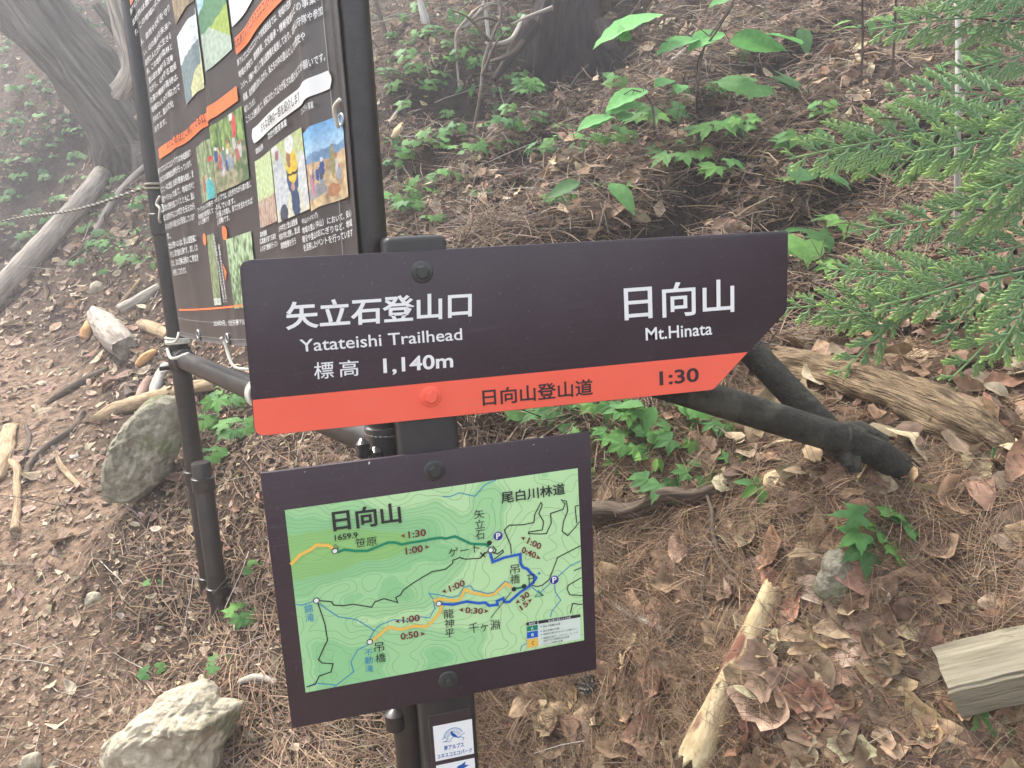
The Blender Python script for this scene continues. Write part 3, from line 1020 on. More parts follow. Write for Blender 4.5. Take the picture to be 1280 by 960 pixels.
for s, bl, br, tl in (("錦", (380.5, 765.7), (391, 764.5), (379.8, 755.3)), ("滝", (382, 776.5), (392.7, 775.5), (381.3, 766.3)), ("不", (455.5, 818.7), (465.5, 817.5), (455.3, 811.2)), ("動", (456, 829.3), (466.2, 828), (455.6, 820.3)), ("滝", (456.5, 839.6), (466.6, 838.5), (456.2, 830.8))):
    text_quad(mb, s, pl(*bl), pl(*br), pl(*tl), f_top, 0.0, 3)
mb.build("blue_map_lettering", M_MAPBLUE, mapb, smooth=False, split=True)
mb = MB()
for c in ((622.2, 669.3), (692.3, 724)):
    disc(mb, pl(*c), 0.0067, f_txt, 28)
mb.build("parking_mark", M_NAVY, mapb, smooth=False, split=True)
mb = MB()
for x, y in ((622.2, 669.3), (692.3, 724)):
    text_quad(mb, "P", pl(x - 2.4, y + 4), pl(x + 3.2, y + 3.3), pl(x - 2.8, y - 3.6), f_top, 0.03)
    disc(mb, pl(x, y), 0.0071, f_txt, 28, 0.0067)
mb.build("parking_letter", M_WHITE, mapb, smooth=False, split=True)
mb = MB()
ribbon(mb, [pl(*p) for p in ((668, 745.5), (673, 738), (679, 743.5), (668, 745.5))], 0.0009, f_top)
poly2(mb, [pl(*p) for p in ((673, 738), (675.5, 743.8), (679, 743.5))], f_top)
line(mb, [(673, 738), (672.4, 736.2)], 0.0009, f_top)
mb.build("tent_mark", M_RGREEN, mapb, smooth=False)

# legend
l_tl, l_tr, l_br, l_bl = pl(657.4, 777.5), pl(724.8, 766.9), pl(725.2, 798), pl(658.7, 810)


def leg(u, v):
    return (l_tl * (1 - u) + l_tr * u) * (1 - v) + (l_bl * (1 - u) + l_br * u) * v


mb = MB()
for (u0, v0, u1, v1, c) in ((0, 0, 1, 1, (0.62, 0.70, 0.62)), (0, 0, 0.205, 0.12, (0.03, 0.03, 0.03)), (0.22, 0, 1, 0.12, (0.03, 0.03, 0.03)), (0.005, 0.15, 0.205, 0.34, (0.005, 0.22, 0.11)),
                            (0.005, 0.37, 0.205, 0.62, (0.01, 0.10, 0.46)), (0.005, 0.65, 0.205, 0.98, (0.75, 0.46, 0.08))):
    dz = 0.0014 if u1 - u0 == 1 else 0.0020
    mb.add([on_plane(YF - dz)(leg(u, v)) for u, v in ((u0, v0), (u1, v0), (u1, v1), (u0, v1))], [(0, 1, 2, 3)], c)
for k, (v, s) in enumerate(((0.245, 0), (0.42, 1), (0.55, 1), (0.70, 2), (0.93, 2))):
    disc(mb, leg(0.265, v), 0.0009, on_plane(YF - 0.0021), 10, 0, ((0.005, 0.22, 0.11), (0.01, 0.10, 0.46), (0.75, 0.46, 0.08))[s])
mb.build("map_legend", M_MAP, mapb, smooth=False)
mb = MB()
for s, u0, v0, u1, v1 in (("登山の装備が必要", 0.30, 0.29, 0.62, 0.20), ("登山装備が必要", 0.30, 0.46, 0.60, 0.38), ("地図読み能力があることが望ましい", 0.30, 0.59, 0.94, 0.51), ("地図読み能力、バランス、ルートを", 0.30, 0.74, 0.95, 0.66),
                          ("通過できる身体能力が必要", 0.30, 0.85, 0.78, 0.77), ("ルートの判断が必要", 0.30, 0.97, 0.66, 0.89)):
    text_quad(mb, s, leg(u0, v0), leg(u1, v0), leg(u0, v1), f_top, 0.0, 1)
text_quad(mb, "C", leg(0.085, 0.88), leg(0.125, 0.88), leg(0.085, 0.74), f_top, 0.02)
mb.build("legend_lettering", M_MAPINK, mapb, smooth=False, split=True)
mb = MB()
text_quad(mb, "A", leg(0.08, 0.30), leg(0.125, 0.30), leg(0.08, 0.19), f_top, 0.02)
text_quad(mb, "B", leg(0.085, 0.55), leg(0.125, 0.55), leg(0.085, 0.44), f_top, 0.02)
text_quad(mb, "難易度", leg(0.05, 0.105), leg(0.16, 0.105), leg(0.05, 0.02), f_top, 0.0, 1)
text_quad(mb, "登山者に求められる技術", leg(0.40, 0.105), leg(0.82, 0.105), leg(0.40, 0.02), f_top, 0.0, 1)
mb.build("legend_white_lettering", M_WHITE, mapb, smooth=False, split=True)
# chipped paint along the boards' edges
mb = MB()
for p, w, h in (((677, 546.3), 6, 1.2), ((461.5, 578.5), 2.2, 4.2), ((667, 555.8), 2, 0.9), ((381, 589.8), 1.2, 1.2)):
    poly2(mb, [pl(p[0] - w / 2, p[1] + h * .4), pl(p[0] - w * .1, p[1] + h / 2), pl(p[0] + w / 2, p[1] + h * .1), pl(p[0] + w * .3, p[1] - h / 2), pl(p[0] - w * .4, p[1] - h * .3)], on_plane(YF - 0.0004))
mb.build("paint_chip", M_SCRAPE, mapb, smooth=False, split=True)

# stickers on the post
def quad_plate(name, c4, y, m, parent):
    mb = MB()
    V = [(p[0], yy, p[1]) for yy in (y, y + 0.0004) for p in c4]
    mb.add(V, [(0, 1, 2, 3), (7, 6, 5, 4), (0, 4, 5, 1), (1, 5, 6, 2), (2, 6, 7, 3), (3, 7, 4, 0)])
    return mb.build(name, m, parent, smooth=False)


yp = YF + 0.0045
st1 = quad_plate("emblem_sticker", [pl(541, 908, yp), pl(589.8, 898.5, yp), pl(592.5, 941.5, yp), pl(544.5, 951.5, yp)], yp - 0.0006, M_WHITE, sign)
st1["label"] = "white sticker with blue bird emblem"
fe = on_plane(yp - 0.0009)
mb = MB()
ec = pl(567, 920.5, yp)
for r, w in ((0.0142, 0.0013), (0.0122, 0.0004)):
    ribbon(mb, [ec + r * np.array([math.cos(a), math.sin(a)]) for a in np.linspace(0.12 * PI, 0.98 * PI, 22)], w, fe)
for a in np.linspace(0.1 * PI, 0.92 * PI, 11):
    d = np.array([math.cos(a), math.sin(a)])
    ribbon(mb, [ec + d * 0.0068, ec + d * 0.0108], 0.0008, fe)
for pts in ([(552, 924), (556, 921.5), (560, 923), (557, 926.5), (553.5, 927)], [(561.5, 927), (565, 922), (569, 919.5), (575, 922)], [(573, 921), (578, 917), (581, 915)], [(574, 920), (580, 921.5), (578, 925)], [(555, 927), (561, 926)]):
    ribbon(mb, [pl(*p, yp) for p in pts], 0.0010, fe)
mb.build("emblem_line", M_STICKPALE, st1, smooth=False, split=True)
mb = MB()
poly2(mb, [pl(*p, yp) for p in ((563, 914), (565, 913.2), (566, 915.5), (569.5, 917.5), (573.5, 922), (570, 921), (566, 920.2), (563.5, 918))], on_plane(yp - 0.0012))
text_quad(mb, "南アルプス", pl(555.3, 938, yp), pl(580, 933, yp), pl(554.8, 931.8, yp), fe, 0.02)
text_quad(mb, "ユネスコエコパーク", pl(546.5, 948.5, yp), pl(590, 939.5, yp), pl(546, 943, yp), fe, 0.02)
mb.build("emblem_lettering", M_STICKBLUE, st1, smooth=False, split=True)
st2 = quad_plate("emblem_sticker", [pl(545, 957, yp), pl(593, 947, yp), pl(596, 991, yp), pl(548, 1001, yp)], yp - 0.0006, M_WHITE, sign)
st2["label"] = "white sticker with blue swallow mark"
mb = MB()
poly2(mb, [pl(*p, yp) for p in ((570, 960), (573, 956.5), (576, 955.5), (582, 951.2), (581, 955.5), (586.3, 955.6), (580, 959.5), (579, 968), (572, 973), (574, 963))], fe)
mb.build("swallow_mark", M_STICKBLUE, st2, smooth=False)

# ------------------------------------------------------------------ information board on a pipe frame
rp = on_y(481.5, 540, 1.092)                # right pipe axis
lp = at(234.5, 520, 2.07)                   # left pipe axis
PR = 0.0243
RP, LP = np.array(rp[:2]), np.array(lp[:2])
WB = np.linalg.norm(RP - LP)
BD = (RP - LP) / WB                         # along the board, left to right
BN = np.array([BD[1], -BD[0]])              # normal
if BN @ (EYE[:2] - LP) < 0:
    BN = -BN
gl, gr = float(ground(*LP)), float(ground(*RP))
info = thing("information_board", "tall dark pipe-framed information board with printed cloth banner behind the signpost", "information board", (*((LP + RP) / 2), min(gl, gr)))
TOPZ = 2.62


def vpipe(name, xy, z0, z1, r, m=M_PIPE, parent=info):
    mb = MB()
    z0 -= 0.3
    tube(mb, [(xy[0], xy[1], z) for z in np.linspace(z0, z1, 12)], r, 28, stretch=1.0)
    return mb.build(name, m, parent, autosmooth=50)


post_l = vpipe("post", LP, gl, TOPZ, PR)
post_r = vpipe("post", RP, gr, TOPZ, PR)
rail_z = at(226, 446, 2.07)[2]


def lr(h, z, off=0.0):
    q = LP + BD * h + BN * off
    return np.array([q[0], q[1], z])


mb = MB()
tube(mb, [lr(h, rail_z) for h in np.linspace(0.02, WB - 0.02, 8)], PR * 0.97, 28, stretch=1.0)
mb.build("rail", M_PIPE, info, autosmooth=50)
mb = MB()
tube(mb, [lr(h, TOPZ - 0.05) for h in np.linspace(0.02, WB - 0.02, 8)], PR * 0.97, 28, stretch=1.0)
mb.build("rail", M_PIPE, info, autosmooth=50)


def zl(py, px=228):                          # height on the left pipe at a pixel row
    d = ray(px, py)
    return 1.5 + d[2] * (LP[1] / d[1])


def zr(py, px=480):
    d = ray(px, py)
    return 1.5 + d[2] * (RP[1] / d[1])


# couplings and clamps
mb = MB()
tube(mb, [(*LP, z) for z in (zl(293), zl(291.5), zl(266.5), zl(265))], [PR * 1.0, PR * 1.17, PR * 1.17, PR * 1.0], 28)
mb.build("pipe_collar", M_PIPE, info, autosmooth=40)
mb = MB()
for zc in (rail_z,):
    tube(mb, [(*LP, zc - 0.032), (*LP, zc - 0.03), (*LP, zc + 0.03), (*LP, zc + 0.032)], [PR, PR * 1.22, PR * 1.22, PR], 28)
    tube(mb, [lr(0.022, zc), lr(0.03, zc), lr(0.062, zc), lr(0.064, zc)], [PR * 1.3, PR * 1.2, PR * 1.2, PR], 28)
    tube(mb, [lr(-0.005, zc - 0.02, -0.045), lr(-0.005, zc - 0.02, 0.052)], 0.006, 10)
mb.build("clamp", M_PIPE, info, autosmooth=40)
mb = MB()
tube(mb, [(*RP, rail_z - 0.036), (*RP, rail_z - 0.034), (*RP, rail_z + 0.03), (*RP, rail_z + 0.032)], [PR, PR * 1.2, PR * 1.2, PR], 28)
for dx, dz in ((-0.035, 0.012), (-0.018, -0.002)):
    q = np.array([RP[0] + dx, RP[1] - 0.028, rail_z + dz - 0.005])
    tube(mb, [q + [0, 0, -0.014], q + [0, -0.004, -0.008], q + [0, -0.004, 0.008], q + [0, 0, 0.014]], [0.004, 0.010, 0.010, 0.004], 14)
mb.build("clamp", mat("plastic_wrapped_clamp", (0.03, 0.028, 0.026), (0.06, 0.058, 0.054), 30, rough=0.12, spec=0.9, bump=0.4, bscale=80, bdist=0.003), info, autosmooth=40)
mb = MB()
ring(mb, (*RP, zr(540)), (0.05, 0, 1), PR * 1.12, 0.0022)
mb.build("wire_ring", M_STEEL, info)
mb = MB()
zk = zr(888, 505)
tube(mb, [(*RP, zk - 0.03), (*RP, zk - 0.028), (*RP, zk + 0.04), (*RP, zk + 0.042)], [PR, PR * 1.18, PR * 1.18, PR], 28)
q = np.array([RP[0] - 0.022, RP[1] - 0.02, zk - 0.0])
tube(mb, [q + [0, 0, -0.02], q + [0, 0, -0.012], q + [0, 0, 0.012], q + [0, 0, 0.02]], [0.004, 0.015, 0.015, 0.004], 14)
mb.build("clamp", M_PIPE, info, autosmooth=40)

# stake pipe strapped beside the left post
sk = at(252.5, 590, 2.03)
SK = np.array(sk[:2])
st_top = at(252, 577, 2.03)[2]
mb = MB()
gz = float(ground(*SK))
tube(mb, [(*SK, z) for z in (gz - 0.3, gz, st_top - 0.004, st_top, st_top)], [PR, PR, PR, PR * 0.93, PR * 0.8], 28)
stake = mb.build("stake", M_PIPE, info, autosmooth=40)
mb = MB()
hz = at(252, 590, 2.03)
tube(mb, [hz + np.array([0.012, -PR + 0.0005, 0]), hz + np.array([0.012, -PR - 0.0006, 0])], 0.0035, 12)
mb.build("drilled_hole", M_MAPINK, stake)
for py_ in (606, 756):
    mb = MB()
    zc = at(252, py_, 2.03)[2]
    tube(mb, [(*SK, zc - 0.02), (*SK, zc - 0.018), (*SK, zc + 0.018), (*SK, zc + 0.02)], [PR, PR * 1.2, PR * 1.2, PR], 28)
    tube(mb, [(*LP, zc - 0.02), (*LP, zc - 0.018), (*LP, zc + 0.018), (*LP, zc + 0.02)], [PR, PR * 1.2, PR * 1.2, PR], 28)
    for sgn in (-1, 1):
        c0 = (SK + LP) / 2
        dd = nrm(SK - LP)
        e = c0 + sgn * dd * 0.064
        tube(mb, [(*(c0 + sgn * dd * 0.02), zc), (*e, zc)], [0.011, 0.008], 10)
        tube(mb, [(e[0], e[1] - 0.012, zc), (e[0], e[1] + 0.012, zc)], 0.008, 6)
    mb.build("clamp", M_PIPE, info, autosmooth=40)

# braces at the back running into the bank
foot = at(1112, 584, 1.30)
b_up = at(470, 366, 1.10)
mb = MB()
b1 = np.array([RP[0], RP[1] + 0.03, b_up[2]])
joint = at(1062, 552, 1.26)
P = smooth_path([b1, joint], 10)
tube(mb, P, PR * 1.03, 26, stretch=1)
mb.build("brace", M_PIPEOLD, info, autosmooth=50)
mb = MB()
ax = nrm(joint - b1)
tube(mb, [joint - ax * 0.02, joint - ax * 0.018, joint + ax * 0.012, joint + ax * 0.014], [PR, PR * 1.2, PR * 1.2, PR], 26)
tube(mb, [joint + ax * 0.0, joint + ax * 0.05 + np.array([0, 0, -0.004]), joint + ax * 0.16 + np.array([0, 0, -0.035]), joint + ax * 0.34 + np.array([0, 0, -0.16])], PR * 1.0, 26)
for k in range(2):
    q = at(1066 - 10 * k, 584 - 8 * k, 1.25)
    tube(mb, [q + np.array([0, 0, 0.02]), q + np.array([0, -0.006, -0.006])], [0.012, 0.010], 10)
tube(mb, [at(1040, 545, 1.32), at(1075, 540, 1.31), at(1100, 556, 1.31)], 0.019, 18, rough=0.15)
mb.build("brace_clamp", M_PIPEOLD, info, autosmooth=50)
mb = MB()
up0 = at(905, 398, 1.40)
tube(mb, smooth_path([up0, at(943, 443, 1.38), at(1014, 517, 1.345), at(1062, 566, 1.33)], 12), PR * 1.0, 26, stretch=1)
mb.build("brace", M_PIPEOLD, info, autosmooth=50)
mb = MB()
tube(mb, smooth_path([np.array([RP[0], RP[1] + 0.06, up0[2]]), up0], 8), PR * 0.9, 20, stretch=1)
mb.build("brace", M_PIPEOLD, info, autosmooth=50)

# banner cloth
BOFF = 0.030


def skew(h):
    """The cloth hangs askew: its rows rise toward the right post."""
    return 0.045 * h + 0.035 * h * h


def bplane(px, py):
    """Pixel -> (h along the board, z) on the banner's mean plane."""
    d = ray(px, py)
    o = LP + BN * BOFF
    t = ((o - EYE[:2]) @ BN) / (d[:2] @ BN)
    p = EYE + d * t
    h_ = (p[:2] - o) @ BD
    return np.array([h_, p[2] - skew(h_)])


def bh(px, z, py=200.0):
    for _ in range(25):
        q = bplane(px, py)
        slope_ = (bplane(px, py + 2)[1] - q[1]) / 2
        py += max(-60, min(60, 0.8 * (z - q[1]) / (slope_ if abs(slope_) > 1e-6 else -1e-3)))
    return bplane(px, py)[0]


_cre = [(bplane(213, 90)[0], 0.030, 0.005), (bplane(257, 110)[0], 0.018, -0.006), (bplane(258, 110)[0] + 0.04, 0.02, 0.004), (bplane(397, 100)[0], 0.024, 0.008), (bplane(397, 100)[0] + 0.06, 0.03, -0.006), (bplane(318, 120)[0], 0.05, -0.003)]


def ripple(h, z):
    k = np.clip((z - (rail_z + 0.03)) / 0.35, 0.25, 1)
    s = sum(a * math.exp(-((h - c - 0.02 * math.sin(z * 3)) / w) ** 2) for c, w, a in _cre)
    return k * s + 0.003 * math.sin(h * 17 + z * 2.2) * k + 0.0015 * math.sin(z * 9 + h * 4)


def bw(q, off=0.0):
    h, z = q
    p = LP + BN * (BOFF + ripple(h, z) + off) + BD * h
    return (p[0], p[1], z + skew(h))


def fb(off):
    return lambda q: bw(q, off)


c_bl, c_l0 = bplane(223, 419), bplane(177, 20)
hb0, hb1 = bplane(214, 340)[0], bplane(443, 300)[0]
zb0, zb1 = bplane(223, 420)[1], TOPZ - 0.09
zb_r = zb0
mb = MB()
nh, nz = 150, 90
for side in (0, 1):
    V = []
    for j in range(nz):
        for i in range(nh):
            u, v = i / (nh - 1), j / (nz - 1)
            z = zb0 + (zb1 - zb0) * v - 0.012 * math.sin(u * PI) * (1 - v)
            V.append(bw((hb0 + (hb1 - hb0) * u, z), -0.0012 * side))
    Fc = [(j * nh + i, j * nh + i + 1, (j + 1) * nh + i + 1, (j + 1) * nh + i) for j in range(nz - 1) for i in range(nh - 1)]
    mb.add(V, Fc if side == 0 else [f[::-1] for f in Fc])
nn_ = nh * nz
edge = [i for i in range(nh)] + [j * nh + nh - 1 for j in range(1, nz)] + [(nz - 1) * nh + i for i in range(nh - 2, -1, -1)] + [j * nh for j in range(nz - 2, 0, -1)]
mb.Fc += [(edge[k], edge[(k + 1) % len(edge)], edge[(k + 1) % len(edge)] + nn_, edge[k] + nn_) for k in range(len(edge))]
banner = mb.build("banner", M_BANNER, info)


def bquad(mb, tl, tr, br, bl, off, nu=20, nv=1, col=None):
    tl, tr, br, bl = (bplane(*p) if len(p) == 2 else np.array(p[:2]) for p in (tl, tr, br, bl))
    V, C = [], []
    for j in range(nv + 1):
        for i in range(nu + 1):
            u, v = i / nu, j / nv
            q = (tl * (1 - u) + tr * u) * (1 - v) + (bl * (1 - u) + br * u) * v
            V.append(bw(q, off))
            C.append(col(u, v) if callable(col) else (col or (1, 1, 1)))
    mb.add(V, [(j * (nu + 1) + i, j * (nu + 1) + i + 1, (j + 1) * (nu + 1) + i + 1, (j + 1) * (nu + 1) + i) for j in range(nv) for i in range(nu)], C)


def rect_from(tl_px, br_px):
    """A true rectangle on the banner from two opposite corner pixels."""
    a, b = bplane(*tl_px), bplane(*br_px)
    return [(a[0], a[1]), (b[0], a[1]), (b[0], b[1]), (a[0], b[1])]


def rect3(tl, bl, tr):
    """A true rectangle on the banner: top-left and bottom-left pixels give its height, the top-right pixel its width."""
    a, b, c = bplane(*tl), bplane(*bl), bplane(*tr)
    return [(a[0], a[1]), (c[0], a[1]), (c[0], b[1]), (a[0], b[1])]


def bquad_hz(mb, r, off, nu=24, nv=2, col=None):
    V, C = [], []
    for j in range(nv + 1):
        for i in range(nu + 1):
            u, v = i / nu, j / nv
            V.append(bw((r[0][0] + (r[1][0] - r[0][0]) * u, r[0][1] + (r[3][1] - r[0][1]) * v), off))
            C.append(col(u, v) if callable(col) else (col or (1, 1, 1)))
    mb.add(V, [(j * (nu + 1) + i, j * (nu + 1) + i + 1, (j + 1) * (nu + 1) + i + 1, (j + 1) * (nu + 1) + i) for j in range(nv) for i in range(nu)], C)


def blob(cu, cv, ru, rv, c):
    return lambda u, v, k: c if ((u - cu) / ru) ** 2 + ((v - cv) / rv) ** 2 < 1 else k


def nz2(u, v, s, seed=0):
    return mnoise.noise(Vector((u * s + seed * 7.1, v * s, seed * 3.3)))


def mixc(a, b, t):
    t = min(max(t, 0), 1)
    return tuple(x * (1 - t) + y * t for x, y in zip(a, b))


def crowd(seed, n, v0, v1, r, cols):
    rr = random.Random(seed)
    L = []
    for _ in range(n):
        cu, cv = rr.uniform(0.08, 0.92), rr.uniform(v0, v1)
        L.append(blob(cu, cv + r * 1.6, r * 0.8, r * 1.7, rr.choice(cols)))
        L.append(blob(cu, cv, r * 0.5, r * 0.5, rr.choice([(0.55, 0.4, 0.3), (0.7, 0.7, 0.68), (0.5, 0.12, 0.08)])))
    return L


def layered(base, blobs):
    def f(u, v):
        k = base(u, v)
        for b in blobs:
            k = b(u, v, k)
        return k
    return f


CL = [(0.05, 0.09, 0.25), (0.5, 0.5, 0.5), (0.1, 0.1, 0.12), (0.25, 0.32, 0.4), (0.45, 0.12, 0.1), (0.1, 0.25, 0.16), (0.5, 0.42, 0.1)]
forest = lambda u, v: mixc((0.35, 0.5, 0.15), (0.06, 0.12, 0.05), 0.5 + 0.9 * nz2(u * 3, v * 0.8, 7, 1) + 0.4 * v)
photos = []
# sky, hill and pale field
photos.append((rect3((221, 46), (235.5, 127), (250.5, 17)), lambda u, v: (0.72, 0.80, 0.80) if v < 0.42 + 0.05 * nz2(u, 0, 6) - 0.1 * u else ((0.20, 0.27, 0.28) if v < 1.05 - 0.55 * u or u < 0.35 else (0.62, 0.63, 0.34)), "printed_photo"))
photos.append((rect3((250.5, -10), (259.5, 92), (278, -40)), lambda u, v: (0.42, 0.66, 0.76) if v < 0.3 - 0.55 * u else ((0.12, 0.28, 0.14) if v < 0.56 - 0.1 * u else ((0.36, 0.48, 0.10) if v < 0.42 + 0.42 * u else (0.45, 0.56, 0.45))), "printed_photo"))
photos.append((rect3((212, -30), (221, 29), (243, -60)), lambda u, v: mixc((0.42, 0.33, 0.2), (0.2, 0.15, 0.1), 0.5 + nz2(u * 4, v * .5, 5, 3)), "printed_photo"))
photos.append((rect3((244.5, 184.7), (248, 257), (265, 166.7)), layered(lambda u, v: mixc((0.4, 0.5, 0.28), (0.16, 0.2, 0.1), 0.5 + nz2(u * 3, v, 6, 5) + 0.3 * v), crowd(3, 6, 0.45, 0.7, 0.08, CL) + [blob(.55, .85, .18, .2, (0.1, 0.45, 0.45)), blob(.7, .33, .1, .04, (0.6, 0.1, 0.08))]), "printed_photo"))
photos.append((rect3((266, 159.6), (270.4, 245), (301, 143.7)), layered(lambda u, v: forest(u, v) if v < 0.45 else mixc((0.5, 0.42, 0.28), (0.1, 0.16, 0.07), 0.5 + 0.8 * nz2(u * 2, v * 2, 5, 6) + (0.5 if u > 0.7 else 0)), crowd(8, 16, 0.28, 0.62, 0.06, CL) + [blob(.72, .18, .06, .16, (0.6, 0.08, 0.07)), blob(.66, .04, .06, .05, (0.7, 0.7, 0.68))]), "printed_photo"))
photos.append((rect3((315, 202), (324.6, 285), (337, 186.6)), lambda u, v: mixc((0.42, 0.55, 0.22), (0.55, 0.62, 0.42), 0.5 + nz2(u * 6, v * .5, 5, 7)) if v < 0.6 else mixc((0.35, 0.16, 0.11), (0.5, 0.46, 0.36), 0.5 + nz2(u * 5, v * 2, 6, 8)), "printed_photo"))
photos.append((rect3((338.2, 186.6), (347, 279), (380.2, 165)), layered(lambda u, v: mixc((0.42, 0.5, 0.22), (0.62, 0.6, 0.48), v + 0.5 * nz2(u, v, 9, 9)), [blob(.2, .45, .19, .42, (0.42, 0.46, 0.48)), blob(.22, .62, .25, .3, (0.5, 0.53, 0.54)), blob(.24, .92, .14, .12, (0.06, 0.07, 0.1)), blob(.14, .06, .11, .06, (0.6, 0.6, 0.58)), blob(.2, .14, .06, .07, (0.3, 0.14, 0.1)),
    blob(.62, .5, .17, .26, (0.04, 0.08, 0.2)), blob(.64, .84, .12, .2, (0.04, 0.07, 0.14)), blob(.63, .38, .15, .22, (0.66, 0.47, 0.05)), blob(.56, .26, .06, .12, (0.3, 0.14, 0.1)), lambda u, v, k: (0.03, 0.03, 0.03) if 0.48 < u < 0.8 and 0.46 < v < 0.49 else k, blob(.62, .1, .13, .12, (0.64, 0.66, 0.62)), blob(.92, .6, .13, .34, (0.55, 0.57, 0.56)), blob(.6, .64, .06, .05, (0.5, 0.26, 0.2))]), "printed_photo"))
photos.append((rect3((381.8, 167), (381.5, 268), (423, 140)), layered(lambda u, v: mixc((0.14, 0.36, 0.62), (0.45, 0.62, 0.74), v * 2.2) if v < 0.3 + 0.12 * abs(nz2(u, 0, 4, 4)) else ((0.15, 0.26, 0.4) if v < 0.46 - 0.1 * abs(u - .5) else mixc((0.62, 0.47, 0.26), (0.35, 0.24, 0.15), 0.4 + nz2(u * 2, v * 2, 5, 2))), crowd(21, 11, 0.42, 0.58, 0.055, CL[:4]) + [blob(.25, .8, .3, .09, (0.27, 0.27, 0.27)), blob(.18, .72, .07, .12, (0.45, 0.16, 0.25)), blob(.68, .85, .13, .08, (0.42, 0.2, 0.1)), blob(.68, .5, .05, .2, (0.3, 0.27, 0.12))]), "printed_photo"))
photos.append((rect3((259, 294.7), (265.7, 382), (268.8, 292)), lambda u, v: (0.6, 0.66, 0.6) if v > 0.9 and u < .9 and nz2(u, v, 30, 2) > -0.2 else mixc((0.34, 0.42, 0.22), (0.12, 0.14, 0.08), 0.5 + nz2(u * 3, v * 1.5, 7, 12)), "printed_photo"))
photos.append((rect3((286.5, 299), (302, 385), (314, 290)), lambda u, v: mixc((0.5, 0.66, 0.4), (0.1, 0.16, 0.07), 0.45 + nz2(u * 2, v * 1.5, 8, 15) + 0.25 * v), "printed_photo"))
for r, fcol, nm in photos:
    mb = MB()
    bquad_hz(mb, r, 0.0022, 80, 120, lambda u, v, f_=fcol: tuple(c * .86 * (1 + .30 * nz2(u * 1.0, v * 1.3, 14, 3) + .14 * nz2(u, v * 1.3, 45, 5)) for c in f_(u + .02 * nz2(u, v, 14, 6), v + .02 * nz2(u, v, 14, 8))))
    mb.build(nm, M_PRINT, banner)
mb = MB()
bquad_hz(mb, rect3((200.7, 186), (201.5, 200), (294.5, 107.5)), 0.0028, 60, 1)
bquad_hz(mb, rect3((292, 48), (295.5, 67), (404, -70)), 0.0028, 60, 1)
bquad_hz(mb, rect3((162, -15), (164.5, 8), (190, -50)), 0.0022, 30, 1)
mb.build("orange_bar", M_BORANGE, banner, split=True)
mb = MB()
a, b = bplane(225, 386.2), bplane(330, 392)
bquad_hz(mb, [(a[0], a[1]), (hb1 - 0.06, a[1]), (hb1 - 0.06, a[1] - 0.004), (a[0], a[1] - 0.004)], 0.0022, 60, 1)
for c, r in (((256.5, 299), 0.012), ((285, 291), 0.013)):
    disc(mb, bplane(*c), r, fb(0.0026), 24)
poly2(mb, [bplane(279, 329), bplane(287, 340), bplane(283, 351.5)], fb(0.0026))
mb.build("orange_mark", M_BORANGE, banner, smooth=False, split=True)
# white pill and white card
mb = MB()
r = rect3((311, 162), (312.5, 180.5), (409, 90))
rr_ = abs(r[0][1] - r[3][1]) / 2
hL, hR, zc = r[0][0] + rr_ * .6, r[1][0] - rr_ * .6, (r[0][1] + r[3][1]) / 2
V, Fc = [], []
N_ = 60
for i in range(N_ + 1):
    u = i / N_
    h = r[0][0] + (r[1][0] - r[0][0]) * u
    e = max(0, (hL - h) / (rr_ * .6), (h - hR) / (rr_ * .6))
    w = rr_ * math.sqrt(max(1 - e * e, 0.05))
    V += [bw((h, zc + w), 0.0028), bw((h, zc - w), 0.0028)]
mb.add(V, [(2 * i, 2 * i + 2, 2 * i + 3, 2 * i + 1) for i in range(N_)])
bquad_hz(mb, rect3((281, -40), (290, 33), (312, -60)), 0.0022, 16, 4)
mb.build("white_panel", M_BWHITE, banner, split=True)


def brow(mb, s, pxl, pyl, pxr, hpx, off=0.0060, bold=0.008, res=2):
    hpx *= 1.0
    a = bplane(pxl, pyl)
    t = bplane(pxl, pyl - hpx)
    b = (bh(pxr, a[1], pyl - 0.5 * (pxr - pxl)), a[1])
    text_quad(mb, s, a, b, (a[0], t[1]), fb(off), bold, res)


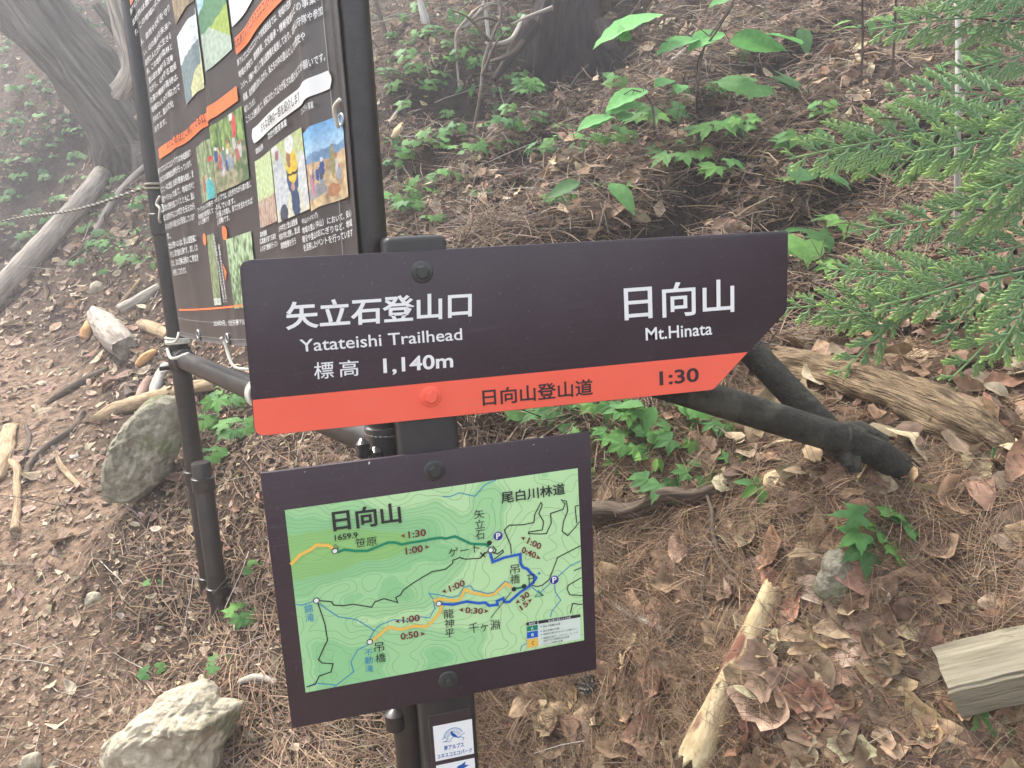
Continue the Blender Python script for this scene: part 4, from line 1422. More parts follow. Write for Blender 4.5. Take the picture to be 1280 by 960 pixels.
mb = MB()
for s, x0, y0, x1, h in (
        ("南アルプスの山々と", 167.5, 20, 192, 9), ("北杜市は豊かな自然と", 170, 34, 214, 9), ("す。この地域には多くの", 173, 46.5, 214, 9), ("人、自然や文化を守り", 181, 58.5, 215, 9), ("い。山の恵みを未来へ", 185, 71, 216, 9), ("自然と人とが共に生きる", 187, 83, 216, 9), ("来、この地域の森林と", 188.5, 94.5, 217, 9),
        ("登山道を整備する活動", 191, 105.5, 218, 9), ("ながら、山を守る取組", 192, 117, 222, 9), ("た道の補修や清掃は、", 193, 130, 224, 9), ("地域の人々の協力で", 194.5, 142, 226, 9), ("おります。", 198.5, 166, 212, 8.5), ("行われて、登山の文化", 196.5, 154.5, 220, 9),
        ("南アルプスユネスコエコパーク地域連絡会では、地域の住民や", 298, 83.5, 376, 10), ("地域の学校で、環境教育、文化継承・情報発信などの事業と", 299.5, 98, 400.5, 10), ("ンバー、活動の一環として登山道整備を実施しており、北杜山守隊や参加", 302, 112, 402.5, 10), ("保護、自然資源を活かしながら、私たちの中の里山としての歴史や", 304.5, 127, 391, 10), ("紹介しています。", 306, 141, 320, 9), ("こうした活動を通して、未来にわたって山々が愛され続けることが願いです。", 308, 154.5, 406, 10),
        ("次世代教育事業", 339, 175.5, 365.5, 9.5), ("環境保全活動", 319, 193.5, 330, 8), ("コミュニティ事業", 385.5, 145.5, 399.5, 9.5),
        ("南アルプスユネスコエコパークでは地域連絡会で", 203, 218.5, 240, 8.5), ("さまざまな環境保全活動を行っています。", 205, 229.5, 241, 8.5), ("そこで、一年に数回、登山道の整備を実施し、登", 206.4, 242, 243.5, 8.5), ("山道ワークショップを通して、地域の方々と", 207.5, 254, 244.5, 8.5), ("道の荒れた箇所を直していくとともに、登山", 208.6, 265.5, 245, 8.5),
        ("者にも自然を守ることの大切さを伝えながら", 209.7, 277, 246, 8.5), ("多くの人が学べる場となるよう目指しています", 212, 288, 246, 8.5), ("す。", 214, 299.5, 219, 8), ("北杜山守隊への入会は、登山道整備に", 216, 311.5, 248.8, 8.5), ("やさしく取り組める活動です。詳しくは", 218, 322, 250.5, 8.5), ("また、次の活動は皆様のご参加を", 219.7, 333, 252, 8.5), ("お待ちしております。", 221.3, 344.5, 239.5, 8.5),
        ("ワークショップでは、山を歩きながら道の直し", 270.2, 256.5, 314.7, 8), ("方を学んでいます。", 271.2, 266.5, 298, 8), ("石や木を運ぶ作業も、皆で力を合わせれば", 273, 274.7, 317, 8), ("楽しい活動です。", 274.2, 283, 292, 8), ("ワークショップの様子", 249.8, 266, 268.8, 7), ("参加者が道を整えて", 250.8, 274.5, 269.5, 7), ("いく活動です", 251.3, 282, 265.5, 7),
        ("中山ハイキング)", 383, 281.5, 405.5, 8.5), ("地域の里山（中山）において、安心", 383.3, 292.5, 441, 9), ("軽食や里山のおにぎりなど、地域", 383.5, 303.5, 442, 9), ("を活用したイベントを行っています", 385, 314.5, 443, 9.5), ("小中学生と登山道整備", 352, 290, 377, 8), ("地域の学校と連携し、登山道", 352.6, 300.5, 380, 8.5), ("環境整備を行う", 355, 311.5, 375, 8.5),
        ("森林整備", 326.8, 297, 334.8, 7.5), ("広葉樹を育てる森を", 326.8, 305.7, 348, 7.5), ("人の手で整備を行ってい", 327.5, 315, 350.5, 7.5), ("2024年9月、北杜市南アルプス", 271.5, 407.5, 320, 7.5)):
    brow(mb, s, x0, y0, x1, h)
for k, ch in enumerate("荒れた道を直すと水の流れが変わり森が元気に"):   # small upright column beside the lower photos
    q = bplane(270.5 + k * 0.62, 300 + k * 3.9)
    text_quad(mb, ch, q, q + [0.010, 0], q + [0, 0.0085], fb(0.0055), 0.0, 1)
    if k > 2:
        q = q + [0.016, 0]
        text_quad(mb, ch, q, q + [0.010, 0], q + [0, 0.0085], fb(0.0055), 0.0, 1)
mb.build("white_lettering", M_BWHITE, banner, smooth=False, split=True)
mb = MB()
for s, x0, y0, x1, h in (("人が来るほどに美しくなる山", 213.5, 187.5, 259, 11), ("北杜南アルプスユネスコエコパーク", 295.5, 62, 352, 13), ("おもな活動の一部を紹介します", 329, 166.5, 384.5, 13)):
    brow(mb, s, x0, y0, x1, h, 0.0068, 0.016)
mb.build("dark_lettering", M_DARKINK, banner, smooth=False, split=True)
# hem stitching, eyelets and cords
mb = MB()
for dz in (0.012, 0.045):
    zz = zb0 + dz
    ribbon(mb, [(h, zz - 0.012 * math.sin((h - hb0) / (hb1 - hb0) * PI)) for h in np.linspace(hb0 + 0.01, hb1 - 0.01, 60)], 0.0011, fb(0.0016))
ribbon(mb, [(hb1 - 0.045, z) for z in np.linspace(zb0, zb1, 60)], 0.0014, fb(0.0016))
ribbon(mb, [(hb0 + 0.03, z) for z in np.linspace(zb0, zb1, 60)], 0.0014, fb(0.0016))
mb.build("hem_stitching", mat("hem_thread", (0.28, 0.27, 0.26), rough=0.7), banner, smooth=False)


def cord(mb, pts, r=0.0028, n=24):
    tube(mb, smooth_path(pts, n), r, 8)


mb = MB()
for px in (250, 286):
    q = bplane(px, 414 + (px - 223) * 0.14)
    c = np.array(bw(q, 0.002))
    n3 = np.array([BN[0], BN[1], 0])
    ring(mb, c, n3, 0.009, 0.0022, 20, 6)
q = bplane(428.5, 145)
ring(mb, np.array(bw((min(q[0], hb1 - 0.02), q[1]), 0.002)), np.array([BN[0], BN[1], 0]), 0.007, 0.0018, 20, 6)
q = bplane(203, 262)
ring(mb, np.array(bw((hb0 + 0.015, q[1]), 0.002)), np.array([BN[0], BN[1], 0]), 0.009, 0.0022, 20, 6)
mb.build("eyelet", M_STEEL, banner, split=True)
mb = MB()
n3 = np.array([BN[0], BN[1], 0])
e1 = np.array(bw(bplane(286, 421), 0.004))
hk = bplane(303, 448)
hook = lr(hk[0], rail_z, 0)
cord(mb, [e1 + n3 * 0.01, e1 + n3 * 0.004 - np.array([0, 0, 0.012]), (e1 + hook) / 2 + n3 * 0.02, hook + np.array([0, 0, PR + 0.02]) + n3 * 0.01, hook + n3 * (PR + .004)], 0.0032)
for k in range(4):
    ring(mb, hook + np.array([*(BD * (0.006 * k - 0.01)), 0]), np.array([*BD, 0.0]), PR + 0.004, 0.0032, 28, 6)
e0 = np.array(bw((hb0 + 0.012, zb0 + 0.01), 0.004))
for k in range(3):
    ring(mb, np.array([*LP, rail_z + 0.042 + 0.006 * k]), (0.06 * k, 0.05, 1), PR + 0.004, 0.003, 28, 6)
cord(mb, [e0, e0 + n3 * 0.01 - np.array([0, 0, 0.02]), np.array([*LP, rail_z + 0.045]) + n3 * (PR + 0.004)], 0.003)
el = np.array(bw((hb0 + 0.015, bplane(203, 262)[1]), 0.004))
cord(mb, [el + np.array([*(BD * -0.004), 0.028]), el + n3 * 0.006 + np.array([*(BD * -0.018), 0.012]), el + n3 * 0.004, el + n3 * 0.006 + np.array([*(BD * -0.012), -0.022]), el + np.array([*(BD * -0.03), -0.03])], 0.003)
er = np.array(bw((min(bplane(428.5, 145)[0], hb1 - 0.02), bplane(428.5, 145)[1]), 0.004))
cord(mb, [er + n3 * 0.004 - np.array([0, 0, 0.01]), er + n3 * 0.012 + np.array([*(BD * 0.012), 0.012]), er + np.array([*(BD * 0.03), 0.02]) + n3 * 0.012], 0.0026)
cord(mb, [np.array([*LP, rail_z + 0.03]) + n3 * 0.03 + np.array([*(BD * .01), 0]), np.array([*LP, rail_z + 0.01]) + n3 * 0.03 + np.array([*(BD * .05), 0]), np.array([*LP, rail_z + 0.024]) + n3 * 0.0 + np.array([*(BD * .1), 0])], 0.004)
mb.build("tie_cord", M_CORD, info, split=True)
mb = MB()
hk2 = hook + np.array([0, 0, PR + 0.006]) + n3 * 0.006
cord(mb, [hk2 + np.array([*(BD * -0.008), 0]), hk2 + np.array([*(BD * -0.009), 0.03]), hk2 + np.array([0, 0, 0.05]), hk2 + np.array([*(BD * 0.009), 0.03]), hk2 + np.array([*(BD * 0.008), 0])], 0.005)
mb.build("cord_hook", M_LBLUE, info)

# ------------------------------------------------------------------ wood, stones and other single things on the ground
def gpath(pts, lift=0.0):
    """Pixels on the ground -> world points, lifted a little so that the piece rests on the litter."""
    P, t = hits([p[0] for p in pts], [p[1] for p in pts])
    P = P.copy()
    P[:, 2] += lift
    return P, t


def stick(name, label, cat, pts, wpx, m, lift=0.35, rough=0.12, jag=0.5, seg=10, n=None, group=None, raise_=None, flat=1.0, stretch=0.12):
    """A piece of dead wood along pixels of the ground; widths in photograph pixels; raise_ lifts single points clear of the ground."""
    P, t = gpath(pts)
    W = np.interp(np.linspace(0, 1, len(pts)), np.linspace(0, 1, len(wpx)), wpx) if len(wpx) != len(pts) else np.array(wpx, float)
    R = W * t / F / 2
    P[:, 2] += R * lift
    if raise_ is not None:
        P[:, 2] += np.array(raise_)
    n = n or max(8, 7 * len(pts))
    Q = smooth_path(np.c_[P, R], n)
    mb = MB()
    tube(mb, Q[:, :3], np.maximum(Q[:, 3], 0.0008), seg, rough, 9, True, jag, seed=random.uniform(0, 9), flat=flat, stretch=stretch)
    o = mb.build(name, m, None, loc=Q[n // 2, :3])
    tag(o, label, cat, group)
    return o


def branch_into(o_parent, name, pts, wpx, m, lift=0.35, rough=0.12, raise_=None):
    P, t = gpath(pts)
    R = np.interp(np.linspace(0, 1, len(pts)), np.linspace(0, 1, len(wpx)), wpx) * t / F / 2
    P[:, 2] += R * lift
    if raise_ is not None:
        P[:, 2] += np.array(raise_)
    Q = smooth_path(np.c_[P, R], 7 * len(pts))
    mb = MB()
    tube(mb, Q[:, :3], np.maximum(Q[:, 3], 0.0008), 8, rough, 9, True, 0.5, seed=random.uniform(0, 9))
    return mb.build(name, m, o_parent)


stick("fallen_trunk", "long bare grey fallen trunk lying down the left slope onto the trail", "log", [(-25, 405), (30, 345), (75, 300), (115, 258), (150, 212), (184, 165)], [29, 28, 26, 24, 20, 16], M_GREYWOOD, 0.7, 0.09, 0.6, 20, 50, raise_=[0, .01, .03, .06, .10, .14])
stick("dead_branch", "thinner grey branch lying just right of the long bare fallen trunk", "branch", [(118, 296), (138, 262), (160, 232), (181, 210)], [6, 9, 8, 6], M_GREYWOOD, 0.8, 0.15)
stick("dead_branch", "thin dark stick leaning on the left bank below the rope", "branch", [(114, 336), (140, 300), (172, 268)], [3, 3, 3], M_DARKWOOD, 0.8)
stick("dead_branch", "mossy bent branch under the thinner grey branch on left bank", "branch", [(86, 335), (106, 312), (122, 292)], [8, 8, 6], M_DARKWOOD, 0.8)
stick("short_log", "short dark log on the trail left of the long fallen trunk", "log", [(17, 317), (34, 303), (52, 286)], [11, 11, 9], M_DARKWOOD, 0.8)
stick("short_log", "short weathered grey log with a dark hollow splintered end", "log", [(124, 402), (132, 416), (148, 434), (160, 446)], [24, 30, 36, 30], M_GREYWOOD, 0.6, 0.25, 1.2, 16, 24)
stick("wood_chunk", "orange rotten wood chunk lying right below the grey log", "wood chunk", [(172, 460), (182, 452), (194, 441)], [8, 13, 8], M_REDWOOD, 0.5, 0.4, 1.0)
stick("wood_chunk", "orange rotten wood chunk standing left of the grey log", "wood chunk", [(106, 426), (111, 414), (117, 402)], [10, 14, 10], M_REDWOOD, 0.5, 0.4, 1.0)
stick("wood_chunk", "pale broken wood chunk against the left pipe of the board", "wood chunk", [(176, 408), (192, 415), (212, 425)], [10, 17, 14], M_TANWOOD, 0.6, 0.35, 1.0)
stick("short_log", "grey split log leaning beside the left pipe above the pale chunk", "log", [(152, 392), (172, 382), (200, 362)], [15, 16, 12], M_GREYWOOD, 0.6, 0.25, 1.0, 12)
stick("dead_branch", "brown stick leaning up the slope toward the left pipe", "branch", [(148, 385), (162, 368), (176, 350)], [5, 5, 4], M_TANWOOD, 0.6)
stick("dead_branch", "thick tan dead branch lying behind the mossy boulder", "branch", [(119, 531), (150, 518), (190, 505), (235, 492), (272, 484)], [14, 20, 19, 17, 14], M_TANWOOD, 0.7, 0.2, 0.8, 14)
stick("birch_piece", "short white birch bark piece left of the left pipe", "wood chunk", [(192, 497), (198, 480), (208, 460)], [11, 14, 12], M_PALEBARK, 0.6, 0.15, 0.7, 12)
stick("wood_chunk", "reddish flat wood chunk beside the white birch piece", "wood chunk", [(172, 506), (180, 490), (188, 474)], [9, 13, 9], mat("reddish_wood", (0.2, 0.12, 0.09), (0.32, 0.21, 0.16), 40, rough=.85, bump=.5, attr="uvw"), 0.5, 0.2, 0.8)
stick("dead_branch", "dark straight branch lying across the trail above the bent one", "branch", [(58, 506), (80, 493), (110, 476), (136, 463)], [5, 9, 10, 7], M_DARKWOOD, 0.6, 0.15)
stick("dead_branch", "dark bent branch curving across the trail left of boulder", "branch", [(33, 604), (37, 585), (55, 565), (88, 541), (99, 528), (105, 517)], [7, 9, 10, 9, 8, 7], M_DARKWOOD, 0.6, 0.12)
stick("dead_branch", "short pinkish brown stick left of the mossy boulder", "branch", [(69, 566), (78, 586), (92, 602), (106, 614)], [5, 7, 7, 6], M_TANWOOD, 0.6, 0.12)
fk = stick("forked_branch", "pale forked branch lying at the left edge of the trail", "branch", [(19, 668), (22, 640), (22, 610), (20, 586), (-15, 573)], [11, 10, 9, 10, 8], M_TANWOOD, 0.8, 0.12, 0.5, 12)
branch_into(fk, "side_branch", [(22, 586), (33, 566), (37, 550), (33, 534)], [6, 6, 6, 5], M_DARKWOOD, 0.8)
stick("bark_slab", "pale split slab of wood at left edge behind forked branch", "wood chunk", [(-6, 604), (4, 575), (14, 535)], [20, 24, 16], M_TANWOOD, 0.4, 0.25, 1.0, 12, flat=0.5)
stick("peeled_stick", "pale peeled stick with red bark patches standing out among dead leaves", "stick", [(967, 752), (866, 985)], [26, 44], M_PALEWOOD, 1.5, 0.17, 0.9, 22, 90, stretch=0.3)
stick("rotten_log", "long splintered rotten log lying behind the brace foot", "log", [(968, 472), (1020, 487), (1080, 506), (1140, 532), (1205, 562), (1266, 580)], [36, 44, 50, 58, 56, 30], M_ROTWOOD, 1.1, 0.42, 1.8, 30, 110, flat=0.9)
stick("dead_branch", "dark mossy branch half hidden behind the rotten log", "branch", [(1140, 503), (1165, 493), (1210, 472)], [14, 18, 14], M_DARKWOOD, 1.3, 0.15)
stick("exposed_root", "dark knobbly root crossing the bank right of the map board", "root", [(690, 690), (742, 668), (790, 662), (830, 652), (872, 640), (912, 622)], [15, 21, 17, 22, 16, 13], M_DARKWOOD, 2.9, 0.5, 0.4, 18, 90)
gt = stick("grey_twig", "thin grey forked twig between the map board and peeled stick", "twig", [(883, 641), (890, 668), (893, 700), (912, 733), (952, 751)], [4.5, 5, 6, 5, 3], M_TWIG, 1.2, 0.1, raise_=[.035, .04, .035, .03, .02])
branch_into(gt, "side_twig", [(892, 700), (880, 735), (878, 770), (888, 797), (902, 818)], [4, 5, 5, 5, 7], M_TWIG, 1.0, raise_=[.035, .03, .025, .02, .02])
stick("pale_stick", "short pale stick lying below the lower brace pipe", "stick", [(951, 572), (975, 567), (1002, 562)], [4, 5, 4], M_PALEWOOD, 6.0)
stick("grey_stick", "short mossy grey stick right of the map board among needles", "stick", [(768, 762), (790, 776), (818, 789), (842, 800)], [8, 11, 10, 7], M_GREYWOOD, 1.6, 0.2)
stick("grey_stick", "grey stick end beside the map board's lower left corner", "stick", [(300, 855), (322, 850), (348, 856)], [8, 9, 8], M_GREYWOOD, 0.8, 0.15)
stick("dead_branch", "dark branch lying diagonally on the bank above the arrow board", "branch", [(782, 236), (818, 204), (845, 176), (868, 158)], [5, 7, 9, 8], M_DARKWOOD, 0.8, 0.15)
stick("pale_stick", "long pale stick lying under the broad leaves on the bank", "stick", [(814, 104), (838, 80), (864, 58)], [5, 5, 4], M_GREYWOOD, 1.0, 0.1)
stick("pale_stick", "long thin stick slanting down the bank from the dark hollow", "stick", [(624, 142), (660, 105), (700, 74), (742, 54)], [4, 4, 4, 3], M_GREYWOOD, 1.2, 0.1, raise_=[0, .02, .03, .02])
stick("dead_branch", "slanting dead branch near the top of the bank with broken end", "branch", [(905, 40), (930, 28), (965, 8)], [6, 7, 6], M_DARKWOOD, 0.8, 0.1)
stick("pale_stick", "pale crooked stick under the middle cypress spray", "stick", [(1090, 308), (1108, 290), (1132, 273)], [4, 4, 3], M_GREYWOOD, 1.0, 0.1)
stick("dead_branch", "bare branch on the far bank next to the board's right pipe", "branch", [(486, 158), (500, 138), (514, 120)], [5, 4, 3], M_GREYWOOD, 1.2, 0.1)
stick("dead_branch", "pale broken branch stub sticking out beside the right pipe", "branch", [(492, 178), (498, 168), (503, 158)], [9, 10, 6], M_PALEWOOD, 0.8, 0.15)


def stone(name, label, outline, m, seed, thick=0.55, sub=6, sink=0.25, rough=0.17):
    """A boulder with the outline read off the photograph, given its own depth, facets and roughness."""
    cx_, cy_ = np.mean(outline, axis=0)
    D = depth_at(cx_, max(p[1] for p in outline) - 8)
    bm = bmesh.new()
    bmesh.ops.create_icosphere(bm, subdivisions=sub, radius=1.0)
    ang = np.array([math.atan2(-(p[1] - cy_), p[0] - cx_) for p in outline])
    rad = np.array([math.hypot(p[0] - cx_, p[1] - cy_) for p in outline])
    o_ = np.argsort(ang)
    ang, rad = ang[o_], rad[o_]
    ang = np.r_[ang[-1] - 2 * PI, ang, ang[0] + 2 * PI]
    rad = np.r_[rad[-1], rad, rad[0]]
    c = at(cx_, cy_, D)
    rgt, upv, fw = np.array(right), -np.array(down), np.array(fwd)
    rs = np.random.default_rng(int(seed * 100))
    cuts = [(nrm(rs.normal(0, 1, 3)), rs.uniform(.62, .86)) for _ in range(11)]      # fracture faces
    for v in bm.verts:
        p = np.array(v.co)
        for cn, cd in cuts:
            ex = p @ cn - cd
            if ex > 0:
                p = p - cn * ex * 0.45
        a = math.atan2(p[1], p[0])
        r = float(np.interp(a, ang, rad)) * D / F
        k = math.hypot(p[0], p[1])
        q = Vector((p[0] * 1.3 + seed, p[1] * 1.3, p[2] * 1.3))
        cell = mnoise.voronoi(q * 1.1)[0]
        f = 1 + rough * 1.6 * (cell[1] - cell[0] - 0.35) + rough * 0.9 * mnoise.noise(q * 2.3) + rough * 0.5 * mnoise.noise(q * 6) + rough * 0.22 * mnoise.noise(Vector((q.x * 22, q.y * 9, q.z * 16)))
        mean_r = float(np.mean(rad)) * D / F
        w = c + (rgt * p[0] + upv * p[1]) * r * (0.88 + 0.2 * f) + fw * (p[2] * mean_r * thick * f)
        v.co = Vector(w)
    bmesh.ops.recalc_face_normals(bm, faces=bm.faces)
    o = bm_part(bm, name, m, None, loc=c, autosmooth=60)
    return tag(o, label, "stone")


stone("boulder", "mossy grey leaning boulder beside the trail left of the pipe", [(128, 600), (131, 575), (146, 545), (168, 518), (196, 500), (222, 500), (224, 540), (212, 580), (196, 612), (166, 632), (138, 624)], M_MOSSSTONE, 1.7, 0.7)
stone("boulder", "large pale angular boulder at the bottom left of the trail", [(136, 930), (165, 908), (190, 888), (222, 862), (252, 858), (272, 876), (302, 880), (298, 905), (280, 935), (262, 980), (150, 985)], M_STONE, 4.2, 0.6, rough=0.24)
stone("stone", "mossy upright stone under the big lobed leaves", [(1022, 745), (1024, 712), (1036, 690), (1052, 684), (1066, 700), (1072, 730), (1066, 755), (1040, 762)], M_MOSSSTONE, 7.1, 0.6)
stone("stone", "small pale stone at the bottom left edge of the trail", [(26, 950), (34, 942), (48, 941), (51, 952), (46, 968), (28, 968)], M_STONE, 2.4, 0.6, 3)
stone("stone", "small yellowish stone on the bare trail left of the stake", [(106, 752), (110, 742), (122, 741), (128, 748), (122, 758), (110, 760)], M_STONE, 9.4, 0.7, 3)
stone("stone", "pale stone lying on the trail just right of long fallen trunk", [(112, 366), (116, 354), (126, 352), (131, 360), (126, 370), (116, 372)], M_STONE, 5.5, 0.7, 3)

# squared timber at the right edge
LZ = depth_at(1190, 895) - 0.05
e0 = at(1184, 868, LZ)
e1 = at(1300, 843, min(LZ + 0.03, depth_at(1300, 862) - 0.06))
dx = nrm(e1 - e0)
up_n = nrm(gnormal(e0[0], e0[1]) * 0.4 + np.array([0, -0.15, 1.0]))
dz_ = nrm(up_n - dx * (up_n @ dx))
dy_ = np.cross(dz_, dx)
if dy_ @ np.array(fwd) < 0:
    dy_ = -dy_
bm = bmesh.new()
LL, LW, LH = 0.62, 0.085, 0.048
nl = 40
grid = []
for i in range(nl + 1):
    x = LL * i / nl
    rowv = []
    for (yy, zz) in ((0, 0), (0, -LH * .5), (0, -LH), (LW * .5, -LH), (LW, -LH), (LW, 0), (LW * .75, 0), (LW * .5, 0), (LW * .12, 0), (LW * .085, -.007), (LW * .06, 0)):
        n_ = mnoise.noise(Vector((x * 6, yy * 60, zz * 60))) * 0.003 + mnoise.noise(Vector((x * 30, yy * 90, zz * 90))) * 0.0012
        xx = x + (0.009 * mnoise.noise(Vector((yy * 50, zz * 50, 3))) if i == 0 else 0)
        rowv.append(bm.verts.new(e0 + dx * xx + dy_ * (yy + n_) + dz_ * (zz + n_)))
    grid.append(rowv)
for i in range(nl):
    for k in range(11):
        k2 = (k + 1) % 11
        bm.faces.new((grid[i][k], grid[i][k2], grid[i + 1][k2], grid[i + 1][k]))
bm.faces.new(grid[0])
bm.faces.new(grid[-1][::-1])
bmesh.ops.recalc_face_normals(bm, faces=bm.faces)
mb = MB()
bm.verts.index_update()
mb.add([v.co for v in bm.verts], [[v.index for v in f.verts] for f in bm.faces], uvw=[((Vector(v.co) - Vector(e0)) @ Vector(dy_), (Vector(v.co) - Vector(e0)) @ Vector(dz_), 0.06 * ((Vector(v.co) - Vector(e0)) @ Vector(dx))) for v in bm.verts])
bm.free()
tag(mb.build("timber_beam", M_LUMBER, None, loc=e0, autosmooth=35), "weathered squared timber beam lying at the bottom right corner", "timber")

# pine cone
pc, _ = gpath([(735, 868)])
pc = pc[0] + np.array([0, -0.008, 0.024])
mb = MB()
axp = nrm(np.array([0.5, -0.4, 0.75]))
a1 = nrm(np.cross(axp, [0, 0, 1.0]))
a2 = np.cross(axp, a1)
for lay in range(8):
    t = lay / 7
    for k in range(9):
        an = 2 * PI * k / 9 + lay * 0.9
        d = a1 * math.cos(an) + a2 * math.sin(an)
        s = np.cross(axp, d)
        r0, r1 = 0.004, 0.019 * math.sin(PI * (0.22 + 0.68 * t)) + 0.003
        b = pc + axp * (0.026 * (t - 0.5))
        tip = b + d * r1 + axp * (0.007 - 0.010 * (1 - t))
        mb.add([b + d * r0 - s * 0.002, b + d * r0 + s * 0.002, tip + s * 0.0045, tip + axp * 0.003 + d * 0.001, tip - s * 0.0045, b + d * (r1 * .6) - axp * 0.002], [(0, 1, 2, 3), (0, 3, 4), (0, 5, 1), (1, 5, 2), (5, 4, 3, 2), (0, 4, 5)])
tag(mb.build("pine_cone", M_CONE, None, loc=pc, smooth=False), "small open grey pine cone on the needles by the map board", "pine cone")

# ------------------------------------------------------------------ trees at the top of the bank
def tree_limb(name, pts, wpx, m, parent, n=None, seg=24, rough=0.2, jag=0.2, rscale=3.0, furrow=0.0):
    P = np.array([at(*p) for p in pts])
    R = np.array(wpx) * np.array([p[2] for p in pts]) / F / 2
    n = n or 10 * len(pts)
    Q = smooth_path(np.c_[P, R], n)
    mb = MB()
    tube(mb, Q[:, :3], np.maximum(Q[:, 3], 0.002), seg, rough, rscale, True, jag, seed=random.uniform(0, 9), stretch=0.05, furrow=furrow)
    return mb.build(name, m, parent)


dB = depth_at(166, 205)
lt = thing("leaning_tree", "big shaggy-barked tree leaning left above the fallen trunk", "tree", at(172, 190, dB + 0.1))
tree_limb("trunk", [(178, 198, dB + 0.25), (160, 160, dB), (110, 95, dB - 0.1), (55, 25, dB - 0.2), (-20, -75, dB - 0.2), (-120, -210, dB)], [125, 96, 90, 88, 86, 82], M_BARK, lt, 150, 150, 0.22, 0.1, 1.6, 0.13)
for pts, w in (([(150, 170, dB - 0.1), (135, 192, dB - 0.1), (128, 212, dB)], [26, 18, 8]), ([(178, 185, dB - .2), (176, 215, dB - .25), (165, 240, dB - .2)], [30, 18, 7]), ([(190, 130, dB + .1), (182, 80, dB), (150, 45, dB - .1), (120, 5, dB - .2)], [12, 15, 13, 9])):
    tree_limb("root", pts, w, M_BARK, lt, None, 14, 0.3)
tree_limb("limb", [(150, 120, dB - .2), (165, 85, dB - .3), (150, 30, dB - .35), (130, -30, dB - .4)], [34, 26, 20, 14], M_GREYWOOD, lt, None, 14, 0.3)
tree_limb("limb", [(170, 148, dB - .35), (178, 142, dB - .4), (190, 140, dB - .4)], [6, 5, 3], M_GREYWOOD, lt, None, 8, 0.2)

dT = 3.95
st = thing("rooted_tree", "dark tree bole with bare roots over the hollow at top", "tree", at(705, 70, dT + 0.3))
tree_limb("trunk", [(706, 80, dT + .45), (704, 40, dT + .3), (712, 0, dT + .3), (722, -60, dT + .35), (730, -200, dT + .4)], [140, 100, 74, 60, 52], M_DARKBARK, st, 100, 110, 0.3, 0.1, 2.5, 0.16)
for pts, w, m in (([(655, 20, dT + .1), (640, 48, dT), (620, 55, dT - .05), (606, 54, dT - .05)], [5, 6, 5, 3], M_GREYWOOD), ([(660, 40, dT + .1), (645, 62, dT), (630, 72, dT - .05), (610, 78, dT)], [8, 7, 6, 3], M_DARKWOOD),
                  ([(690, 10, dT), (662, 20, dT - .05), (640, 30, dT - .05)], [6, 4, 2], M_GREYWOOD), ([(752, 30, dT + .1), (766, 60, dT), (790, 82, dT)], [20, 14, 6], M_DARKBARK), ([(665, 30, dT + .1), (640, 66, dT + .05), (618, 100, dT)], [22, 16, 7], M_DARKBARK)):
    tree_limb("root", pts, w, m, st, None, 12, 0.25)
# slender stems among the far undergrowth
for i, (pts, w, m, lab) in enumerate((
        ([(531, 24, 4.6), (526, 5, 4.6), (520, -30, 4.6), (512, -120, 4.7)], [11, 8, 6, 6], M_PALEBARK, "slim pale sapling trunk with flared base far up the bank"),
        ([(610, 42, 4.3), (608, 20, 4.3), (606, -20, 4.3), (600, -120, 4.4)], [5, 4.5, 4.5, 4], M_PALEBARK, "thin straight pale stem left of the dark tree bole"),
        ([(488, 60, 4.8), (478, 30, 4.8), (468, -10, 4.8), (460, -90, 4.9)], [7, 6, 6, 5], M_TWIG, "slim brown stem just right of the board's right pipe"),
        ([(592, 165, 3.6), (600, 120, 3.6), (606, 75, 3.65), (618, 40, 3.7), (626, 18, 3.75), (620, -20, 3.8), (622, -80, 3.9)], [4, 4.5, 5, 5, 4.5, 4, 3], M_TWIG, "crooked grey sapling stem rising in front of the hollow"),
        ([(570, 44, 4.2), (585, 30, 4.2), (602, 10, 4.25), (612, -20, 4.3)], [3, 4, 4, 3], M_GREYWOOD, "slanting grey dead stem left of the dark tree bole"))):
    b = at(*pts[0])
    b[2] = min(b[2], float(ground(b[0], b[1])))
    tr = thing("sapling", lab, "sapling", b)
    P = np.array([b] + [at(*p) for p in pts])
    R = np.array([w[0]] + list(w)) * pts[0][2] / F / 2
    Q = smooth_path(np.c_[P, R], 40)
    mb = MB()
    tube(mb, Q[:, :3], Q[:, 3], 10, 0.12, 6, seed=i * 2.0)
    mb.build("trunk", m, tr)
    if i in (3, 4):
        mb = MB()
        for k in range(4):
            c = Q[14 + 6 * k, :3]
            e = c + np.array([random.uniform(-.25, .25), random.uniform(-.1, .1), random.uniform(-.05, .2)])
            tube(mb, smooth_path([c, (c + e) / 2 + [0, 0, .03], e], 8), [.009, .008, .007, .006, .005, .004, .003, .002], 7, 0.1)
        mb.build("branch", m, tr, split=True)

